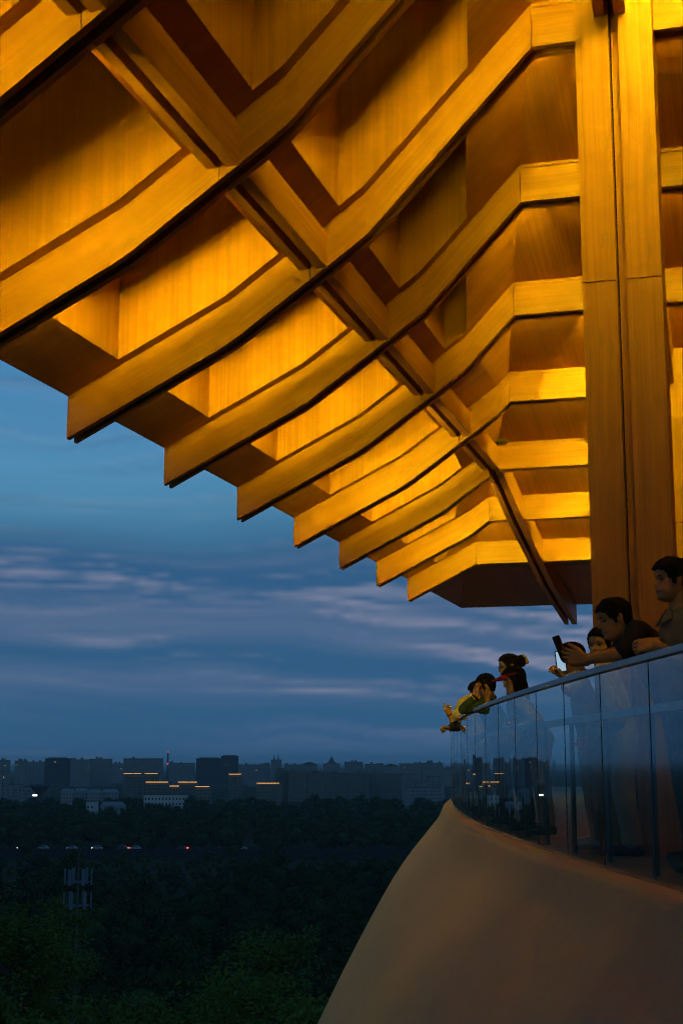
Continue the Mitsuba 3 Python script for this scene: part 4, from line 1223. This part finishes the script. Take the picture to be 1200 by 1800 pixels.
AMBER = (1.0, 0.45, 0.10)
brng = np.random.default_rng(31)
for (kd, r0, r1, hh, D), lab in zip(CITY, CLAB):
    z1 = GROUND + hh; z0 = GROUND - 3; w = r1 - r0
    dp = brng.uniform(12, 18)
    nm = {'p': 'pagoda_building', 'h': 'house', 'W': 'white_building', 'S': 'white_building', 'o': 'apartment_building', 'm': 'apartment_building', 'l': 'low_building'}.get(kd, 'tower_block')
    k = thing(nm, lab, 'house' if kd == 'h' else 'building', {'m': 'residential row at the edge of the wood', 'h': 'pitched roof houses below the dark slab'}.get(kd))
    wm = {'d': 'wall_dark', 'w': 'wall_pale', 'l': 'wall_pale', 'h': 'wall_pale', 'W': 'wall_white', 'S': 'wall_white', 'o': 'wall_block', 'm': 'wall_block'}.get(kd, 'wall_hazy')
    if kd == 'h':
        part(k, 'wall', block(r0, r1, D, D + 10, z0, z1 - 2.4), wm)
        m = MB()
        a = [TP(r0 - .4, D - .4, z1 - 2.5), TP(r1 + .4, D - .4, z1 - 2.5), TP(r1 + .4, D + 10.4, z1 - 2.5), TP(r0 - .4, D + 10.4, z1 - 2.5)]
        e = [TP(r0 + 1.5, D + 5, z1), TP(r1 - 1.5, D + 5, z1)]
        m.poly([a[0], a[1], e[1], e[0]]).poly([a[2], a[3], e[0], e[1]]).poly([a[1], a[2], e[1]]).poly([a[3], a[0], e[0]]).poly(a[::-1])
        part(k, 'roof', m, 'roof_pale')
        continue
    part(k, 'wall', block(r0, r1, D, D + dp, z0, z1), wm)
    if kd in 'oml':
        n = max(2, int(round(w / 5.5)))
        for i in range(n):     # bays of balconies standing out from the front
            c0 = r0 + w * (i + 0.5) / n
            part(k, 'balcony_bay', block(c0 - w / n * 0.27, c0 + w / n * 0.27, D - 1.3, D + 0.01, z0 + 6, z1 - 1.2), wm)
    if kd in 'abdl' and brng.uniform() < 0.5:
        c0 = brng.uniform(r0 + 1.5, r1 - 1.5); zc = z1 - brng.uniform(4, 16)
        part(k, 'lit_window', block(c0 - 0.9, c0 + 0.9, D - 0.06, D - 0.01, zc - 0.8, zc + 0.8), 'roof_grey', emitter=glow(AMBER, 0.8))
    part(k, 'roof', block(r0 - 0.3, r1 + 0.3, D - 0.3, D + dp + 0.3, z1 + 0.004, z1 + 0.6), 'roof_grey')
    if kd in 'abm':
        for i in range(brng.integers(1, 4)):
            c0 = brng.uniform(r0 + 2.5, r1 - 2.5) if w > 6 else (r0 + r1) / 2
            part(k, 'roof_house', block(c0 - brng.uniform(1.2, 2.6), c0 + brng.uniform(1.2, 2.6), D + 3, D + 8, z1 + 0.604, z1 + brng.uniform(2.0, 4.4)), wm)
    if kd == 'd':
        part(k, 'roof_house', block(r0 + 0.12 * w, r1 - 0.10 * w, D + 3, D + 9, z1 + 0.604, z1 + 1.9), wm)
    if kd == 's':
        for q in (0.3, 0.7):
            part(k, 'spire', tube([TP(r0 + q * w, D + 6, z1 + 0.604), TP(r0 + q * w, D + 6, z1 + 6), TP(r0 + q * w, D + 6, z1 + 12)], [1.6, 0.8, 0.25], 6), 'roof_grey')
    if kd == 'c':
        pts = [(r0 + w * t, z1 + 0.604 + 0.16 * w * math.sin(math.pi * t)) for t in np.linspace(0, 1, 13)]
        m = MB()
        for (a, za), (b, zb) in zip(pts[:-1], pts[1:]):
            m.poly([TP(a, D, z1 + 0.603), TP(b, D, z1 + 0.603), TP(b, D, zb), TP(a, D, za)]).poly([TP(a, D, za), TP(b, D, zb), TP(b, D + dp, zb), TP(a, D + dp, za)])
            m.poly([TP(b, D + dp, z1 + 0.603), TP(a, D + dp, z1 + 0.603), TP(a, D + dp, za), TP(b, D + dp, zb)])
        part(k, 'curved_roof', m, 'roof_grey')
    if kd == 'p':
        zz, hw_ = z1 + 0.604, w * 0.36
        for q in range(3):
            m = MB(); cx, cy = (r0 + r1) / 2, D + dp / 2
            lo = [TP(cx + a * hw_, cy + b * hw_ * 0.5, zz) for a, b in ((-1, -1), (1, -1), (1, 1), (-1, 1))]
            up_ = [TP(cx + a * hw_ * 0.55, cy + b * hw_ * 0.27, zz + 2.6) for a, b in ((-1, -1), (1, -1), (1, 1), (-1, 1))]
            for i in range(4):
                m.poly([lo[i], lo[(i + 1) % 4], up_[(i + 1) % 4], up_[i]])
            m.poly(up_)
            part(k, 'roof_tier', m, 'roof_grey')
            part(k, 'storey', block(cx - hw_ * 0.5, cx + hw_ * 0.5, cy - hw_ * 0.22, cy + hw_ * 0.22, zz + 2.604, zz + 4.0), 'wall_hazy')
            zz += 4.0; hw_ *= 0.62
        part(k, 'finial', tube([TP(cx, cy, zz), TP(cx, cy, zz + 5)], [0.8, 0.2], 6), 'roof_grey')
    if kd == 'o':
        spans = ((0.0, 0.27), (0.30, 0.52), (0.62, 1.0)) if w > 30 else ((0.0, 0.92),) if w > 20 else ((0.0, 1.0),)
        for a, b in spans:
            part(k, 'roof_light', block(r0 + a * w, r0 + b * w, D - 0.9, D - 0.31, z1 + 0.1, z1 + 0.75), 'roof_grey', emitter=glow(AMBER, 1.0))
    if kd == 'W':
        for row in range(3):
            for q in range(12):
                c0 = r0 + w * (q + 0.5) / 12
                zc = z1 - 2.6 - row * 3.4
                part(k, 'window', block(c0 - 0.55, c0 + 0.55, D - 0.05, D - 0.004, zc - 0.85, zc + 0.75), 'pane_dark')
    if kd == 'S':
        for q in range(2):
            c0 = r0 + w * (q + 0.5) / 2
            part(k, 'window', block(c0 - 0.6, c0 + 0.6, D - 0.05, D - 0.004, z1 - 4.0, z1 - 2.4), 'pane_dark')
NEAR = ['leftmost tower of the skyline', 'narrow tower beside the leftmost one', 'broad block left of the dark slab', 'dark flat roofed slab', 'stepped block right of the dark slab', 'second block right of the dark slab', 'low block beside the lit group',
        'broad stepped block above the lit roofs', 'block at the foot of the red lit mast', 'broad dark flat block', 'tallest block of the skyline', 'low block right of the tallest', 'wide block left of the spired tower', 'tower with two spires',
        'block right of the spired tower', 'round roofed block', 'pagoda roofed building', 'dark topped block behind the pale tower', 'narrow pale tower', 'wide flat block right of the pale tower', 'hall with the curved roof', 'left knob roofed block', 'right knob roofed block', 'low block beside the railing']
taken = set()
for i in range(46):
    r0 = -760 + i * 25 + brng.uniform(-7, 7); w = brng.uniform(11, 26); D = brng.uniform(3150, 3900); hh = brng.uniform(22, 42)
    if r0 > 270: continue
    a0 = (r0 + w / 2) / D
    j = min(range(24), key=lambda q: abs((CITY[q][1] + CITY[q][2]) / 2 / CITY[q][4] - a0))
    da = a0 - (CITY[j][1] + CITY[j][2]) / 2 / CITY[j][4]; hwid = (CITY[j][2] - CITY[j][1]) / 2 / CITY[j][4]
    lab = 'faint far block ' + ('just behind the ' if abs(da) < hwid * 0.5 else 'a little left of the ' if da < 0 else 'a little right of the ') + NEAR[j]
    if lab in taken or abs(da) < hwid * 0.5: continue
    taken.add(lab)
    k = thing('distant_block', lab, 'building', 'faint farthest blocks of the skyline')
    part(k, 'wall', block(r0, r0 + w, D, D + 14, GROUND - 3, GROUND + hh), 'wall_hazy')
    c0 = r0 + w * brng.uniform(0.3, 0.7)
    part(k, 'roof_house', block(c0 - 2.5, c0 + 2.5, D + 3, D + 9, GROUND + hh + 0.004, GROUND + hh + brng.uniform(2, 5)), 'wall_hazy')
# red lit mast
k = thing('radio_mast', 'slim mast with red warning lights rising above the skyline', 'mast')
part(k, 'shaft', tube([TP(-288.4, 2400, GROUND - 2), TP(-288.5, 2400, 19.2)], [2.2, 1.3], 8), 'roof_grey')
for z in (19.6, 0.9):
    bl = trimesh.creation.icosphere(1, 1.4); bl.apply_translation(TP(-288.5, 2397.5 if z < 5 else 2400, z))
    part(k, 'warning_light', bl, 'roof_grey', emitter=glow((1.0, 0.07, 0.08), 1.0))
# water tower and lamp beside it
k = thing('water_tower', 'dark bowl shaped water tower above the wood near the left edge', 'water tower')
wt = TP(-249.8, 1200, 0)
prof = [(0.01, -40), (2.0, -40), (1.9, -26), (2.6, -24.5), (7.6, -18.5), (7.8, -16.9), (6.8, -16.6), (0.01, -16.2)]
bowl = trimesh.creation.revolve(np.array(prof), sections=20); bowl.apply_translation(wt)
part(k, 'bowl', bowl, 'wall_dark')
k = thing('flood_lamp', 'bright white lamp on a pole below the water tower', 'street lamp')
lp = TP(-240.96, 1140, 0)
part(k, 'pole', tube([lp + UP * -40, lp + UP * -24.6], [0.25, 0.15], 6), 'roof_grey')
hd = MB().box(-1.7, 1.7, -0.5, 0.5, -0.6, 0.6); hd.v = (np.array(hd.v) + lp + UP * -24.0).tolist()
part(k, 'lamp_head', hd, 'roof_grey', emitter=glow((0.92, 1.0, 0.85), 3.2))

# the road with a few cars waiting on it
ROADZ = -34.6


def road_y(r_): return float(np.interp(r_, [ROAD0[0], ROAD1[0]], [ROAD0[1], ROAD1[1]]))


m = MB()
n0 = TP(ROAD0[0], ROAD0[1], 0); n1 = TP(ROAD1[0], ROAD1[1], 0); dn = (n1 - n0) / np.linalg.norm(n1 - n0); sd = np.cross(UP, dn)
rz = UP * ROADZ
m.poly([n0 - sd * 6 + rz, n1 - sd * 6 + rz, n1 + sd * 6 + rz, n0 + sd * 6 + rz], dn)
m.poly([n0 - sd * 6 + rz, n0 - sd * 15 + UP * (GROUND - 1), n1 - sd * 15 + UP * (GROUND - 1), n1 - sd * 6 + rz], dn)
m.poly([n1 + sd * 6 + rz, n1 + sd * 15 + UP * (GROUND - 1), n0 + sd * 15 + UP * (GROUND - 1), n0 + sd * 6 + rz], dn)
scene['asphalt'] = two({'type': 'diffuse', 'reflectance': {'type': 'rgb', 'value': [0.022, 0.023, 0.024]}})
single('road', m, 'asphalt', 'dark road on a low bank across the plain', kind='structure')
scene['antenna_paint'] = two({'type': 'diffuse', 'reflectance': {'type': 'rgb', 'value': [0.14, 0.17, 0.22]}})
scene['car_pale'] = two({'type': 'principled', 'base_color': {'type': 'rgb', 'value': [0.22, 0.26, 0.30]}, 'roughness': 0.3, 'clearcoat': 0.5})
scene['car_dark'] = two({'type': 'principled', 'base_color': {'type': 'rgb', 'value': [0.03, 0.03, 0.035]}, 'roughness': 0.3, 'clearcoat': 0.5})


def car(r_, paint, head, tail, lab):
    k = thing('car', lab, 'car', 'cars on the road across the plain')
    o = TP(r_, road_y(r_) - 1.5, ROADZ)
    prof = [(-2.2, 0.35), (-2.2, 0.85), (-1.5, 0.98), (-0.9, 1.5), (0.9, 1.5), (1.75, 0.98), (2.2, 0.9), (2.2, 0.35)]
    body = trimesh.creation.extrude_polygon(__import__('shapely').geometry.Polygon([(a, b) for a, b in prof]), 1.7)
    M = np.eye(4); M[:3, 0], M[:3, 1], M[:3, 2], M[:3, 3] = -dn, UP, sd, o
    B = lambda mm: (mm.apply_transform(M), mm)[1]
    part(k, 'body', B(body), paint)
    gl = trimesh.creation.extrude_polygon(__import__('shapely').geometry.Polygon([(-1.35, 1.0), (-0.86, 1.42), (0.86, 1.42), (1.55, 1.0)]), 1.704); gl.apply_translation([0, 0, -0.002])
    part(k, 'window', B(gl), 'pane_dark')
    for wx in (-1.35, 1.35):
        wh = trimesh.creation.cylinder(0.33, 1.74, sections=14); wh.apply_translation([wx, 0.33, 0.85])
        part(k, 'wheel', B(wh), 'car_dark')
    if head:
        for q in (0.25, 1.45):
            lg = trimesh.creation.icosphere(1, 0.26); lg.apply_translation([2.2, 0.72, q])
            part(k, 'headlight', B(lg), 'car_pale', emitter=glow((0.85, 1.0, 1.0), head))
    if tail:
        for q in (0.25, 1.45):
            lg = trimesh.creation.icosphere(1, 0.30); lg.apply_translation([-2.2, 0.78, q])
            part(k, 'tail_light', B(lg), 'car_dark', emitter=glow((1.0, 0.06, 0.05), tail))


car(-131.5, 'car_pale', 3.0, 0, 'pale car with lit headlights, leftmost on the road')
car(-123.0, 'car_pale', 0, 0, 'pale car without lights, second from the left on the road')
car(-111.0, 'car_pale', 0.6, 0, 'pale car with faint headlights close to the mast top')
car(-100.6, 'car_pale', 5.0, 0, 'pale car with the brightest headlights on the road, right of the mast top')
car(-90.0, 'car_dark', 0, 3.0, 'dark car with red tail lights behind a pale car')
car(-84.6, 'car_pale', 0.5, 0, 'pale car just ahead of the dark car with red tail lights')
car(-65.5, 'car_dark', 0, 5.0, 'dark car with bright red tail lights standing alone on the road')
car(-41.0, 'car_pale', 0.8, 0, 'pale car alone, rightmost on the road')

# antenna mast in the wood
k = thing('antenna_mast', 'slender mast with two tiers of pale panel antennas standing in the wood', 'mast')
am = TP(-28.75, 160, 0)
part(k, 'pole', tube([am + UP * -40, am + UP * -16, am + UP * -12.5, am + UP * -9.4], [0.28, 0.17, 0.11, 0.03], 8), 'roof_grey')
for tier, z in ((0, -12.1), (1, -14.6)):
    ring = trimesh.creation.torus(1.25, 0.05, major_sections=24, minor_sections=6); ring.apply_translation(am + UP * (z - 0.55))
    part(k, 'ring', ring, 'antenna_paint')
    for q in range(6):
        a = q * math.pi / 3 + 0.3 + 0.2 * tier
        pn = trimesh.creation.box((0.34, 0.14, 1.75)); M = trimesh.transformations.rotation_matrix(a + math.pi / 2, [0, 0, 1])
        pn.apply_transform(M); pn.apply_translation(am + np.array([math.cos(a) * 1.45, math.sin(a) * 1.45, z]))
        part(k, 'panel_antenna', pn, 'antenna_paint')
        part(k, 'strut', tube([am + UP * (z - 0.55), am + np.array([math.cos(a) * 1.4, math.sin(a) * 1.4, z - 0.55])], 0.035, 5), 'antenna_paint')

# the air between: one closed box of thin haze
scene['haze'] = {'type': 'cube', 'to_world': T4().translate([0, 0, (60 + GROUND - 2) / 2]).scale([12700, 12700, (60 - GROUND + 2) / 2]),
                 'bsdf': {'type': 'null'}, 'interior': {'type': 'ref', 'id': 'dusk_air'}}
labels['haze'] = {'label': 'thin blue evening haze over the plain', 'kind': 'stuff'}
